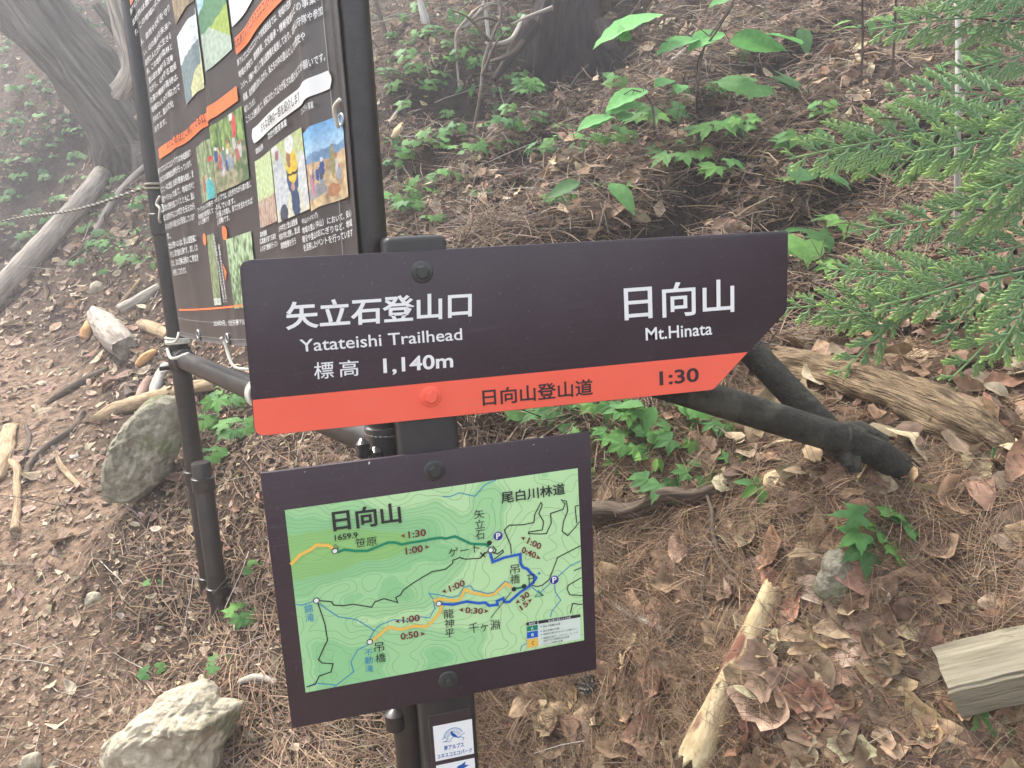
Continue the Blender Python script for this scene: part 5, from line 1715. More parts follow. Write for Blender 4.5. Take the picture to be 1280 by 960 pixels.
# twisted rope tied to the left pipe
ra, rb = at(-190, 325, 4.6), at(-5, 278, 3.4)
rc = np.array([LP[0] - PR * .8, LP[1] + 0.01, zl(232, 195)])
RPATH = smooth_path([ra, rb, at(90, 263, 2.65), rc], 260)
RPATH[:, 2] -= 0.0
mbs = [MB(), MB()]
T = np.gradient(RPATH, axis=0)
T /= np.linalg.norm(T, axis=1)[:, None]
Ls = np.r_[0, np.cumsum(np.linalg.norm(np.diff(RPATH, axis=0), axis=1))]
fine = np.linspace(0, Ls[-1], 900)
RP2 = np.stack([np.interp(fine, Ls, RPATH[:, k]) for k in range(3)], 1)
T = np.gradient(RP2, axis=0)
T /= np.linalg.norm(T, axis=1)[:, None]
for s in range(2):
    N = np.cross(T, [0, 0, 1.0])
    N /= np.linalg.norm(N, axis=1)[:, None]
    B = np.cross(T, N)
    ph = fine / 0.060 * 2 * PI + s * PI
    tube(mbs[s], RP2 + (N * np.cos(ph)[:, None] + B * np.sin(ph)[:, None]) * 0.0024, 0.0027, 6)
rope = thing("twisted_rope", "thin twisted two-tone rope strung across the trail to the left pipe", "rope", rc)
mbs[0].build("pale_strand", M_ROPELIGHT, rope)
mbs[1].build("dark_strand", M_ROPEDARK, rope)
mb = MB()
for k in range(2):
    ring(mb, np.array([LP[0], LP[1], rc[2] + 0.008 * (k - 1)]), (0.05, 0.1 * k, 1), PR + 0.003, 0.0034, 26, 6)
mb.build("rope_loops", M_ROPELIGHT, rope)
pa = ra.copy()
pa[2] = float(ground(ra[0], ra[1]))
pk = thing("rope_stake", "thin wooden stake holding the far end of the trail rope", "stake", pa)
mb = MB()
tube(mb, [pa - [0, 0, .2], pa, (ra[0], ra[1], max(ra[2], pa[2]) + 0.06)], 0.02, 12, 0.05)
mb.build("pole", M_DARKWOOD, pk)


# ------------------------------------------------------------------ green plants
def lobed_leaf(size, lobes=5, deep=0.45, fold=0.06, droop=0.2, seed=0):
    """A palmate leaf with pointed toothed lobes; stalk at the origin, tip along +x, slightly cupped."""
    rr = random.Random(seed)
    span = math.radians(255)
    V = [(0, 0, 0)]
    lens = {5: [0.62, 0.88, 1.0, 0.88, 0.62], 3: [0.75, 1.0, 0.75]}[lobes]
    ring_ = []
    for i in range(lobes):
        a = -span / 2 + span * (i + 0.5) / lobes
        da = span / lobes / 2
        L = lens[i] * rr.uniform(0.93, 1.07)
        for f, r in ((-1.0, 1 - deep), (-0.62, (1 - deep) * 0.45 + L * 0.42), (-0.34, L * 0.76), (-0.22, L * 0.74), (0, L), (0.22, L * 0.74), (0.34, L * 0.76), (0.62, (1 - deep) * 0.45 + L * 0.42)):
            if f == -1.0 and i > 0:
                r = (1 - deep)
            ring_.append((a + f * da, r * (0.72 if f == -1.0 and i == 0 else 1), abs(f)))
    ring_.append((span / 2, (1 - deep) * 0.72, 1))
    mids = []
    for a, r, f in ring_:
        x, y = r * math.cos(a), r * math.sin(a)
        z = -droop * r * r + fold * (f * r)
        V.append((x * size, y * size, z * size))
    n = len(ring_)
    # inner ring for curvature
    for a, r, f in ring_:
        r2 = r * 0.5
        V.append((r2 * math.cos(a) * size, r2 * math.sin(a) * size, (-droop * r2 * r2 + fold * f * r2 * 0.8) * size))
    Fc = []
    for k in range(n - 1):
        Fc.append((1 + n + k, 1 + k, 2 + k, 2 + n + k))
        Fc.append((0, 1 + n + k, 2 + n + k))
    return V, Fc


def ovate_leaf(size, width=0.5, fold=0.18, droop=0.3, tip=1.4, nl=8):
    V, Fc = [], []
    for i in range(nl + 1):
        t = i / nl
        w = width * 0.5 * (math.sin(PI * min(t ** 0.8, 1)) ** 0.9) * (1 - 0.25 * t ** tip)
        for s in (-1, -0.5, 0, 0.5, 1):
            V.append((t * size, s * w * size, (-droop * t * t + fold * abs(s) * w + 0.012 * math.sin(t * 30) * abs(s)) * size))
    for i in range(nl):
        for k in range(4):
            Fc.append((i * 5 + k, i * 5 + k + 1, i * 5 + k + 6, i * 5 + k + 5))
    return V, Fc


def rotm(yaw, pitch, roll):
    cy_, sy_, cp, sp, cr, sr = math.cos(yaw), math.sin(yaw), math.cos(pitch), math.sin(pitch), math.cos(roll), math.sin(roll)
    return np.array([[cy_, -sy_, 0], [sy_, cy_, 0], [0, 0, 1]]) @ np.array([[cp, 0, sp], [0, 1, 0], [-sp, 0, cp]]) @ np.array([[1, 0, 0], [0, cr, -sr], [0, sr, cr]])


GREENS = [(0.085, 0.205, 0.058), (0.105, 0.24, 0.062), (0.12, 0.255, 0.06), (0.068, 0.17, 0.052)]
YGREEN = (0.22, 0.33, 0.045)


LEAF_TILT = rotm(0, 0, 0.55)            # leaves turn out of the bank, toward the open trail


def put_leaf(mb, pos, kind, size, yaw, pitch=0.1, roll=0.0, col=None, seed=0):
    V, Fc = lobed_leaf(size, 5, random.uniform(.46, .58), seed=seed) if kind == "lobed" else (lobed_leaf(size, 3, .3, seed=seed) if kind == "trefoil" else
            (ovate_leaf(size) if kind == "ovate" else ovate_leaf(size, 0.62, 0.2, 0.15, 2.2, 10)))
    Rm = rotm(yaw, pitch, roll)
    if kind != "broad":
        Rm = LEAF_TILT @ Rm
    c = np.array(col or random.choice(GREENS)) * random.uniform(0.85, 1.2)
    P = [np.asarray(pos) + Rm @ np.array(v) for v in V]
    r = np.array([math.hypot(v[0], v[1]) for v in V]) / size
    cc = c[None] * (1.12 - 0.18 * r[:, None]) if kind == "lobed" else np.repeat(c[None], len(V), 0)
    mb.add(P, Fc, cc)


def rosette(name, label, cat, base, h, spread, n, kind, size, group=None, lean=(0, 0), tiers=1, col=None, young=0):
    """A seedling: stem, leaf stalks and a whorl of leaves."""
    base = np.array(base)
    t = thing(name, label, cat, base, group)
    ms, ml = MB(), MB()
    top = base + np.array([lean[0], lean[1], h])
    tube(ms, smooth_path([base - [0, 0, .02], (base + top) / 2 + np.array([lean[0] * -.15, lean[1] * -.15, 0]), top], 8), np.linspace(max(.0012, h * .012), .0009, 8), 6)
    for k in range(n):
        tier = k % tiers
        f = 1 - 0.35 * tier / max(tiers, 1)
        s0 = base + (top - base) * (f if tiers > 1 else random.uniform(.8, 1))
        yaw = 2 * PI * k / n * 1.0 + random.uniform(-.3, .3) + tier * .7
        d = np.array([math.cos(yaw), math.sin(yaw), 0])
        L = spread * random.uniform(0.6, 1.1)
        e = s0 + d * L + np.array([0, 0, random.uniform(-.1, .35) * L])
        tube(ms, smooth_path([s0, (s0 + e) / 2 + [0, 0, .1 * L], e], 5), .0007 + size * .006, 5)
        put_leaf(ml, e, kind, size * random.uniform(.75, 1.15), yaw + random.uniform(-.4, .4), random.uniform(-.05, .4), random.uniform(-.3, .3), col, seed=k + int(size * 1000))
    for k in range(young):
        yaw = random.uniform(0, 2 * PI)
        put_leaf(ml, top + np.array([0, 0, .005]), kind, size * .4, yaw, 0, 0, YGREEN, k)
    ms.build("stem", M_STEM, t)
    ml.build("leaves", M_LEAF, t)
    return t


def pxplant(name, label, px, py, hpx, n, kind, spx, spread_px=None, **kw):
    P, tt = gpath([(px, py)])
    k = tt[0] / F
    spx, hpx = spx * 1.12, hpx * 1.25
    return rosette(name, label, "plant", P[0], hpx * k, (spread_px or spx * .8) * k, n, kind, spx * k, **kw)


# near, individually recognisable plants
pt, pd = gpath([(1092, 700)])
pt, pd = pt[0], pd[0]
t = thing("lobed_seedling", "seedling with big five-lobed leaves above the mossy upright stone", "plant", pt)
ms, ml = MB(), MB()
top = pt + np.array([0, -0.01, 0.055])
tube(ms, smooth_path([pt - [0, 0, .02], (pt + top) / 2, top], 6), .0022, 6)
for (x, y, s, yaw, col) in ((1065, 643, 40, 2.6, None), (1068, 668, 36, 3.4, None), (1086, 688, 44, 4.35, None), (1100, 664, 28, 0.3, None), (1112, 640, 34, 1.3, None), (1135, 652, 46, 0.35, None), (1132, 680, 44, 5.5, None), (1074, 650, 15, 3.0, YGREEN), (1087, 651, 16, 0.2, YGREEN)):
    p = at(x, y, pd - 0.02 - (y - 660) * 0.0003)
    d = np.array([math.cos(yaw), math.sin(yaw), 0])
    q = p - d * s * 0.3 * pd / F
    tube(ms, smooth_path([top, (top + q) / 2 + [0, 0, .006], q], 6), .0009, 5)
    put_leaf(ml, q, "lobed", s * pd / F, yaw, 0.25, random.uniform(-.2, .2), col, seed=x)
ms.build("stem", M_STEM, t)
ml.build("leaves", M_LEAF, t)
pxplant("ovate_seedling", "small shrub of smooth oval leaves under the lower brace pipe", 951, 622, 14, 7, "ovate", 24, 8)
pxplant("ovate_seedling", "seedling with three round leaves beside the dark root", 890, 600, 12, 3, "ovate", 26, 12)
pxplant("ovate_seedling", "tiny two-leaved seedling above the dark root", 893, 622, 6, 3, "ovate", 12, 5)
pxplant("pale_shrub", "bright yellow-green small-leaved shrub in the leafy clump behind the sign", 822, 590, 18, 9, "ovate", 17, 14, col=(0.16, 0.32, 0.07), tiers=2)
pxplant("pale_shrub", "bright small-leaved shrub touching the right edge of the map board", 748, 600, 14, 7, "ovate", 15, 11, col=(0.13, 0.29, 0.065), tiers=2)
pxplant("pale_shrub", "bright small-leaved shrub between map board and leafy clump", 775, 590, 12, 6, "ovate", 15, 10, col=(0.11, 0.25, 0.06))
for x, y, h, n, k, s, lab in ((830, 540, 28, 5, "ovate", 34, "plant with broad oval leaves under the arrow board's orange stripe"), (790, 540, 26, 8, "lobed", 23, "lobed plant just right of the map board's top corner"), (830, 618, 18, 6, "lobed", 28, "lobed plant at the foot of the leafy clump above the root"),
                              (800, 575, 20, 8, "lobed", 24, "dark lobed plant in the middle of the leafy clump"), (855, 565, 18, 7, "lobed", 23, "lobed plant at the right end of the leafy clump"), (880, 532, 18, 7, "trefoil", 22, "trefoil plant touching the lower brace pipe"),
                              (762, 530, 26, 6, "lobed", 26, "lobed plant peeping between the arrow board and map board"), (700, 530, 20, 6, "lobed", 28, "lobed plant left of the clump under the orange stripe"), (665, 530, 18, 5, "trefoil", 22, "trefoil plant behind the top edge of the map board"),
                              (875, 610, 16, 4, "lobed", 24, "small lobed plant beside the round-leaved seedling"), (735, 560, 22, 6, "lobed", 26, "lobed plant half hidden by the map board's right edge"),
                              (905, 545, 14, 6, "lobed", 20, "lobed plant under the middle of the lower brace pipe"), (845, 512, 20, 7, "lobed", 20, "lobed plant close under the 1:30 on the orange stripe"), (770, 560, 18, 8, "lobed", 19, "fine lobed plant between the map board and broad oval leaves"), (815, 560, 20, 9, "trefoil", 18, "fine trefoil plant in the heart of the leafy clump"),
                              (725, 522, 20, 8, "lobed", 19, "fine lobed plant below the characters on the orange stripe"), (920, 580, 12, 5, "lobed", 18, "small lobed plant left of the smooth oval-leaved shrub")):
    pxplant("lobed_plant", lab, x, y, h, n, k, s)
for x, y, h, n, s, lab in ((248, 560, 30, 9, 17, "leafy plant growing over the back of the mossy boulder"), (285, 535, 34, 10, 20, "leafy plant under the board's rail right of the left pipe"), (300, 505, 26, 8, 18, "leafy plant below the banner's lower edge"), (262, 590, 20, 6, 15, "low leafy plant beside the stake pipe"), (212, 540, 24, 7, 14, "leafy sprig hanging over the mossy boulder"),
                           (300, 560, 24, 7, 18, "leafy plant left of the arrow board's lower corner"), (308, 782, 16, 6, 20, "small lobed seedling at the foot of the stake pipe"), (275, 836, 8, 3, 17, "two-leaved seedling above the large pale boulder"), (192, 846, 8, 2, 12, "tiny seedling on the bare trail above the pale boulder"), (320, 716, 8, 3, 11, "tiny seedling right of the stake among needles"), (194, 735, 6, 2, 10, "tiny seedling on the trail left of the stake")):
    pxplant("leafy_plant", lab, x, y, h, n, "lobed" if s > 16 else "trefoil", s)
for x, y, h, n, k, s, lab in ((1262, 560, 14, 5, "ovate", 34, "broad-leaved plant at the right edge beside the rotten log's end"), (1236, 605, 8, 3, "ovate", 16, "tiny seedling just below the rotten log's end"), (1250, 915, 10, 4, "trefoil", 22, "small dark seedling in front of the timber beam"), (957, 455, 14, 4, "ovate", 32, "oval-leaved plant behind the arrow board's pointed end"),
                              (1015, 258, 30, 5, "trefoil", 36, "plant with heart-shaped leaves above the arrow board's right corner"), (1000, 335, 30, 6, "trefoil", 36, "plant with pale leaves touching the arrow board's right end"), (1065, 300, 18, 6, "lobed", 26, "lobed plant left of the middle cypress spray"), (1052, 350, 16, 4, "lobed", 24, "dark lobed plant under the left cypress spray"),
                              (755, 268, 28, 4, "ovate", 44, "plant with drooping oval leaves just above the arrow board"), (702, 260, 12, 4, "lobed", 18, "small lobed plant left of the drooping oval leaves"), (1005, 205, 26, 7, "lobed", 24, "lobed plant below the left-most cypress spray"), (850, 215, 20, 7, "lobed", 26, "lobed plant beside the dark diagonal branch"),
                              (815, 175, 26, 8, "lobed", 28, "lobed plant left of the top of the diagonal branch"), (900, 185, 22, 6, "lobed", 28, "lobed plant right of the dark diagonal branch"), (900, 230, 18, 6, "lobed", 22, "low lobed plant under the diagonal branch's right side"), (958, 145, 34, 5, "trefoil", 34, "broad-leaved plant between long stems near the cypress"),
                              (985, 72, 26, 4, "ovate", 34, "plant with pale leaves high on the bank near the cypress"), (1085, 75, 34, 6, "ovate", 26, "oval-leaved plant behind the upper cypress sprays"), (1120, 60, 30, 7, "ovate", 24, "light leafy plant beside the thin dark stem at top"), (1240, 60, 20, 6, "ovate", 22, "leafy plant at the upper right behind the cypress"),
                              (930, 70, 40, 9, "grass", 44, "tuft of narrow grass-like leaves under the broad leaves")):
    if k == "grass":
        P, tt = gpath([(930, 85)])
        t = thing("grass_tuft", lab, "plant", P[0])
        mb = MB()
        for q in range(30):
            yaw = random.uniform(0, 2 * PI)
            L = random.uniform(.1, .19)
            d = np.array([math.cos(yaw), math.sin(yaw), 0])
            pts = smooth_path([P[0], P[0] + d * L * .35 + [0, 0, L * .7], P[0] + d * L * .95 + [0, 0, L * .6]], 7)
            s_ = np.cross(d, [0, 0, 1.0]) * 0.0022
            V = []
            for i_, p in enumerate(pts):
                V += [p - s_ * (1 - i_ / 7), p + s_ * (1 - i_ / 7)]
            mb.add(V, [(2 * i_, 2 * i_ + 1, 2 * i_ + 3, 2 * i_ + 2) for i_ in range(6)], (0.07, 0.15, 0.05))
        mb.build("blades", M_LEAF, t)
    else:
        pxplant("bank_plant", lab, x, y, h, n, k, s)

# saplings with large broad leaves on arching stems
for lab, basepx, dd, stemx, leaves in (
        ("sapling with large bright broad leaves arching over the upper bank", (872, 140), 0.25, [(871, 120), (880, 60), (905, 20), (925, -10)],
         [((742, 55), (830, 18)), ((772, 46), (800, 28)), ((822, 66), (872, 48)), ((862, 62), (902, 40)), ((985, 62), (912, 52)), ((888, 6), (935, -6)), ((960, 40), (1002, 56)), ((790, 40), (776, 52))]),
        ("sapling with bright broad leaves hanging above the drooping oval leaves", (818, 165), 0.2, [(818, 165), (816, 135), (806, 118), (790, 112)],
         [((758, 137), (808, 112)), ((758, 143), (800, 128)), ((722, 162), (765, 145)), ((740, 160), (765, 146)), ((820, 108), (840, 100)), ((775, 150), (786, 140)), ((848, 116), (852, 106))])):
    b, tt = gpath([basepx])
    b, D = b[0], tt[0] - dd
    t = thing("broadleaf_sapling", lab, "sapling", b)
    ms, ml = MB(), MB()
    sp = smooth_path([b - [0, 0, .03]] + [at(x, y, D) for x, y in stemx], 20)
    tube(ms, sp, np.linspace(.006, .002, 20), 8, 0.05)
    for (tx, ty), (bx, by) in leaves:
        p0, p1 = at(bx, by, D + .02), at(tx, ty, D - .05)
        d = p1 - p0
        L = np.linalg.norm(d)
        j = sp[np.argmin(np.linalg.norm(sp - p0, axis=1))]
        tube(ms, smooth_path([j, (j + p0) / 2 + [0, 0, .02], p0], 6), .0016, 5)
        put_leaf(ml, p0, "broad", L, math.atan2(d[1], d[0]), -math.asin(max(-1, min(1, d[2] / L))) - 0.10, random.uniform(-.5, -.15), (0.13, 0.34, 0.10), 1)
    ms.build("stem", M_TWIG, t)
    ml.build("leaves", M_LEAF, t)
# bare thin stems
for lab, pts, w in (("thin dark bare sapling stem left of the upper cypress sprays", [(1116, 108), (1117, 60), (1120, 0), (1122, -60)], 3), ("thin leaning bare stem under the broad leaves", [(872, 160), (871, 110), (874, 72), (895, 40), (916, 6)], 2.4), ("thin straight brown stem in the upper right among leaves", [(1076, 112), (1078, 60), (1078, 10), (1077, -40)], 2.8)):
    b, tt = gpath([pts[0]])
    t = thing("bare_stem", lab, "stem", b[0])
    mb = MB()
    P = [b[0] - [0, 0, .03]] + [at(x, y, tt[0] - 0.08 * i) for i, (x, y) in enumerate(pts)][1:]
    tube(mb, smooth_path(P, 24), w * tt[0] / F / 2, 7, 0.1)
    mb.build("stalk", M_TWIG, t)

# small seedlings that nothing tells apart: a few kinds, copied
protos = []
for k, (kind, n, s, h, ti) in enumerate((("lobed", 6, .065, .05, 1), ("lobed", 9, .055, .09, 2), ("trefoil", 5, .06, .05, 1), ("ovate", 7, .05, .08, 2), ("lobed", 12, .05, .16, 3), ("trefoil", 9, .045, .12, 2))):
    protos.append([kind, n, s, h, ti, None])
UP_SPOTS = [(500, 78), (515, 95), (530, 70), (545, 58), (560, 72), (575, 56), (590, 60), (492, 62), (512, 60), (535, 92), (600, 72), (620, 60), (486, 110), (500, 130), (510, 150), (525, 238), (505, 262), (512, 282), (530, 255), (545, 282), (640, 158), (655, 168), (672, 172), (690, 190), (640, 185), (622, 150),
            (705, 180), (655, 120), (640, 105), (635, 62), (600, 110), (585, 128), (560, 160), (570, 175), (725, 25), (712, 14), (740, 30), (690, 45), (660, 28), (745, 190), (725, 200), (1045, 215), (1075, 215), (1160, 120), (1215, 95), (1170, 50), (1140, 30), (1250, 30), (770, 55), (555, 100), (535, 130), (610, 190), (498, 195), (490, 222), (580, 90), (548, 115), (525, 30), (505, 40), (620, 125), (632, 175), (612, 165), (662, 150), (700, 165), (682, 210), (590, 200), (570, 230), (600, 250), (555, 205), (540, 180), (520, 190), (505, 215), (488, 85), (520, 110), (560, 85), (588, 75), (640, 75), (655, 50), (675, 35), (710, 95), (730, 75), (752, 90), (765, 130), (775, 200), (860, 190), (930, 200), (1030, 170), (1100, 240), (1140, 240), (920, 120), (890, 145), (850, 130)]
DN_SPOTS = [(20, 60), (40, 100), (15, 130), (60, 165), (30, 190), (75, 150), (90, 175), (100, 175), (110, 165), (25, 225), (45, 215), (70, 205), (90, 215), (60, 240), (85, 230), (125, 275), (110, 290), (180, 258), (172, 272), (135, 300), (10, 30), (35, 15), (150, 10), (165, 30), (15, 255), (120, 320), (100, 335), (135, 352), (5, 90), (50, 60), (140, 160), (20, 160), (40, 140),
            (60, 125), (75, 185), (105, 200), (5, 205), (30, 250), (45, 270), (125, 235), (150, 235), (65, 290), (40, 300), (88, 262), (10, 285), (110, 225), (20, 20), (30, 45), (60, 45), (50, 20), (12, 75), (28, 115), (48, 120), (52, 150), (25, 145), (8, 175), (42, 180), (65, 185), (85, 160), (95, 205), (18, 205), (55, 225), (75, 260), (12, 265), (30, 235), (100, 250), (118, 255), (140, 262), (158, 250), (180, 240), (145, 320), (160, 330), (170, 300), (185, 340)]
for spots, grp, lab in ((UP_SPOTS, "seedlings on the upper bank", "small green seedling sprouting from the litter of the upper bank"), (DN_SPOTS, "seedlings on the far left slope", "small green seedling on the hazy slope behind the rope")):
    P, tt = gpath(spots)
    kinds = [list(p) for p in protos]
    for i in range(len(spots)):
        if not np.isfinite(tt[i]):
            continue
        k = kinds[random.randrange(len(kinds))]
        ang, sc = random.uniform(0, 2 * PI), random.uniform(.8, 1.5) * (1.15 if grp.endswith("slope") else 1.0)
        if k[5] is None:
            o = rosette("seedling", lab, "plant", P[i], k[3], k[2] * .9, k[1], k[0], k[2], group=grp, tiers=k[4])
            k[5] = o
        else:
            src = k[5]
            o = src.copy()
            COL.objects.link(o)
            for ch in src.children:
                c = ch.copy()
                COL.objects.link(c)
                c.parent = o
            o.location = Vector(P[i])
        o.rotation_euler = (random.uniform(-.1, .25), random.uniform(-.2, .2), random.uniform(-.9, .9))
        sc *= 0.70 if grp.endswith("bank") else 0.65
        o.scale = (sc, sc, sc)


# ------------------------------------------------------------------ cypress sapling with flat sprays
def spray_segments(L, W, rr):
    """Flat fern-like cypress spray in (x along, y across): list of (p0, p1, w0, w1, youth)."""
    S = []

    def curve(p, a, l, bend, w0, w1, n, y0, y1):
        pts = [np.array(p)]
        for i in range(n):
            a += bend / n
            pts.append(pts[-1] + np.array([math.cos(a), math.sin(a)]) * l / n)
        for i in range(n):
            S.append((pts[i], pts[i + 1], w0 + (w1 - w0) * i / n, w0 + (w1 - w0) * (i + 1) / n, y0 + (y1 - y0) * i / n, y0 + (y1 - y0) * (i + 1) / n))
        return pts

    ax = curve((0, 0), 0, L, rr.uniform(-.15, .15), .0048, .0040, 14, 0.0, .45)
    s, side = 0.06, 1
    while s < 0.975:
        i = s * 14
        p = ax[int(i)] * (1 - i % 1) + ax[min(int(i) + 1, 14)] * (i % 1)
        l = W * (min(s / .22, 1) ** .6) * (1 - s) ** .55 * rr.uniform(.78, 1.1) + .010
        a = side * math.radians(rr.uniform(48, 64))
        y1 = min(1, .45 + .6 * s)
        br = curve(p, a, l, -side * rr.uniform(.25, .6), .0044, .0040, 6, .1, y1)
        step = .0066 / max(l, .012)
        t, sd = max(step * 1.2, .12), 1
        while t < .97:
            j = t * 6
            q = br[int(j)] * (1 - j % 1) + br[min(int(j) + 1, 6)] * (j % 1)
            a2 = a - side * .42 * t + sd * math.radians(rr.uniform(30, 42))
            l2 = min(.021, l * .34) * (1 - t ** 2.2) ** .7 * rr.uniform(.75, 1.1) + .0045
            tw = curve(q, a2, l2, -sd * .3, .0054, .0042, 3, .1 + .5 * t * y1, .25 + .75 * t * y1)
            if l2 > .016:
                curve(tw[1], a2 + sd * .6, l2 * .42, -sd * .2, .0050, .0040, 2, .2, .3 + .5 * t)
                curve(tw[2], a2 - sd * .6, l2 * .36, sd * .2, .0050, .0040, 2, .2, .3 + .5 * t)
            sd = -sd
            t += step
        side = -side
        s += .0185 / L * rr.uniform(.85, 1.15)
    return S


CDARK, CLITE = np.array((0.125, 0.225, 0.105)), np.array((0.37, 0.52, 0.13))


def make_spray(mb, base, tip, width, roll=0.0, droop=0.15, seed=0, young=1.0):
    rr = random.Random(seed)
    d = tip - base
    L = np.linalg.norm(d)
    x = d / L
    up = nrm(np.array([-0.2, -0.95, 0.28]))
    y = nrm(np.cross(up, x))
    z = np.cross(x, y)
    y, z = y * math.cos(roll) + z * math.sin(roll), z * math.cos(roll) - y * math.sin(roll)
    V, Fc, C = [], [], []
    for p0, p1, w0, w1, y0, y1 in spray_segments(L, width, rr):
        t = p1 - p0
        l = np.linalg.norm(t)
        if l < 1e-6:
            continue
        t = t / l
        nn = np.array([-t[1], t[0]])
        o = len(V)
        for p, w, yy in ((p0, w0, y0), (p1, w1, y1)):
            for s, h in ((-1, 0), (0, .45), (1, 0)):
                q = p + nn * s * w * .5
                zz = h * w - droop * ((q[0] / L) ** 2 * L + (q[1] / max(width, .01)) ** 2 * width * .8)
                V.append(base + x * q[0] + y * q[1] + z * zz)
                f = max(0, yy - .18) / .82
                C.append(CDARK * (1 - f * young) + CLITE * f * young)
        Fc += [(o, o + 1, o + 4, o + 3), (o + 1, o + 2, o + 5, o + 4)]
    mb.add(V, Fc, np.array(C))


tb = at(1330, 470, 1.62)
tb[2] = float(ground(tb[0], tb[1]))
cyp = thing("cypress_sapling", "young cypress with flat scaly green sprays along the right edge", "tree", tb)
mb = MB()
CT = smooth_path([tb - [0, 0, .05], at(1335, 300, 1.6), at(1338, 100, 1.62), at(1335, -120, 1.65)], 30)
tube(mb, CT, np.linspace(.016, .008, 30), 12, 0.1)
mb.build("trunk", M_BARK, cyp)
SPR = [  # base px, tip px, depth, half width px, roll, droop, youth
    ((1290, 157), (1000, 164), 1.42, 92, .1, .14, .8), ((1310, 160), (1152, 196), 1.36, 70, -.2, .2, 1.0), ((1290, 128), (1118, 92), 1.5, 60, .3, .12, .5), ((1300, 20), (1118, 14), 1.55, 62, 0, .3, .6), ((1290, 262), (1082, 282), 1.5, 55, .2, .15, .35), ((1310, 232), (1200, 262), 1.33, 60, -.3, .3, .9), ((1290, 338), (1114, 372), 1.38, 62, -.1, .22, 1.0), ((1225, 350), (1040, 330), 1.47, 52, .25, .12, .9), ((1175, 372), (984, 384), 1.5, 46, .1, .2, .8), ((1150, 382), (1048, 402), 1.45, 50, -.3, .35, 1.0),
    ((1120, 392), (1058, 470), 1.46, 42, -.2, .2, .9), ((1300, 350), (1205, 478), 1.36, 58, -.2, .15, .9), ((1310, 335), (1252, 445), 1.3, 60, .1, .15, .9), ((1220, 370), (1190, 425), 1.5, 40, 0, .2, .3), ((1110, 160), (1060, 208), 1.46, 48, -.2, .15, .8), ((1180, 160), (1125, 205), 1.5, 46, -.1, .2, .4),
    ((1310, 205), (1235, 240), 1.3, 50, -.1, .3, 1.0), ((1130, 340), (1075, 352), 1.5, 34, .2, .2, .6),
    ((1310, -10), (1190, -20), 1.5, 60, .1, .25, .4), ((1320, 300), (1188, 320), 1.52, 58, .1, .2, .3), ((1330, 60), (1196, 74), 1.56, 56, .1, .2, .4), ((1325, 410), (1250, 462), 1.46, 50, .1, .2, .6), ((1330, 120), (1260, 160), 1.3, 52, 0, .2, .9)]
BR = [[(1338, 150, 1.6), (1290, 156, 1.45), (1190, 153, 1.44), (1100, 147, 1.43)], [(1337, 20, 1.63), (1290, 30, 1.56), (1210, 22, 1.56)], [(1336, 260, 1.6), (1280, 262, 1.5), (1180, 262, 1.5)], [(1335, 320, 1.6), (1280, 335, 1.4), (1200, 352, 1.44), (1120, 388, 1.47)], [(1334, 90, 1.61), (1280, 110, 1.52), (1200, 112, 1.52)], [(1334, 200, 1.6), (1300, 205, 1.36), (1250, 220, 1.34)]]
mb = MB()
for b in BR:
    Q = smooth_path([at(*p) for p in b], 18)
    tube(mb, Q, np.linspace(.0055, .0015, 18), 7, .1)
mb.build("branch", M_TWIG, cyp, split=True)
for i, (b, tp, D, hw, roll, dr, yo) in enumerate(SPR):
    mb = MB()
    make_spray(mb, at(*b, D), at(*tp, D - .02), hw * D / F, roll, dr, i, yo)
    mb.build("spray", M_CYP, cyp, smooth=False)
for lab, pts, w in (("thin white-barked stem standing behind the cypress sprays", [(1196, 330), (1197, 180), (1198, 60), (1196, -20)], 7),):
    b, tt = gpath([pts[0]])
    t = thing("pale_sapling", lab, "sapling", b[0])
    mb = MB()
    P = [b[0] - [0, 0, .03]] + [at(x, y, tt[0] - .1) for x, y in pts[1:]]
    tube(mb, smooth_path(P, 30), w * tt[0] / F / 2, 9, .12)
    mb.build("trunk", M_PALEBARK, t)


# ------------------------------------------------------------------ litter: needles, dead leaves, fragments, twigs
def frames(P, tilt, yaw, down_bias=0.0):
    """Rotation matrices (N,3,3): local z near the ground normal, local x along yaw (optionally pulled downhill)."""
    N = gnormal(P[:, 0], P[:, 1], 0.06)
    N = N + rng.normal(0, tilt, N.shape)
    N /= np.linalg.norm(N, axis=1)[:, None]
    X = np.stack([np.cos(yaw), np.sin(yaw), np.zeros_like(yaw)], 1)
    if down_bias:
        g2 = gnormal(P[:, 0], P[:, 1], 0.15)
        dh = np.stack([g2[:, 0], g2[:, 1], np.zeros(len(P))], 1)
        X = X + down_bias * dh / (np.abs(dh).max() + 1e-9) * np.sign(rng.uniform(-.3, 1, len(P)))[:, None]
    X = X - N * (X * N).sum(1)[:, None]
    X /= np.linalg.norm(X, axis=1)[:, None] + 1e-9
    Y = np.cross(N, X)
    return np.stack([X, Y, N], 2)


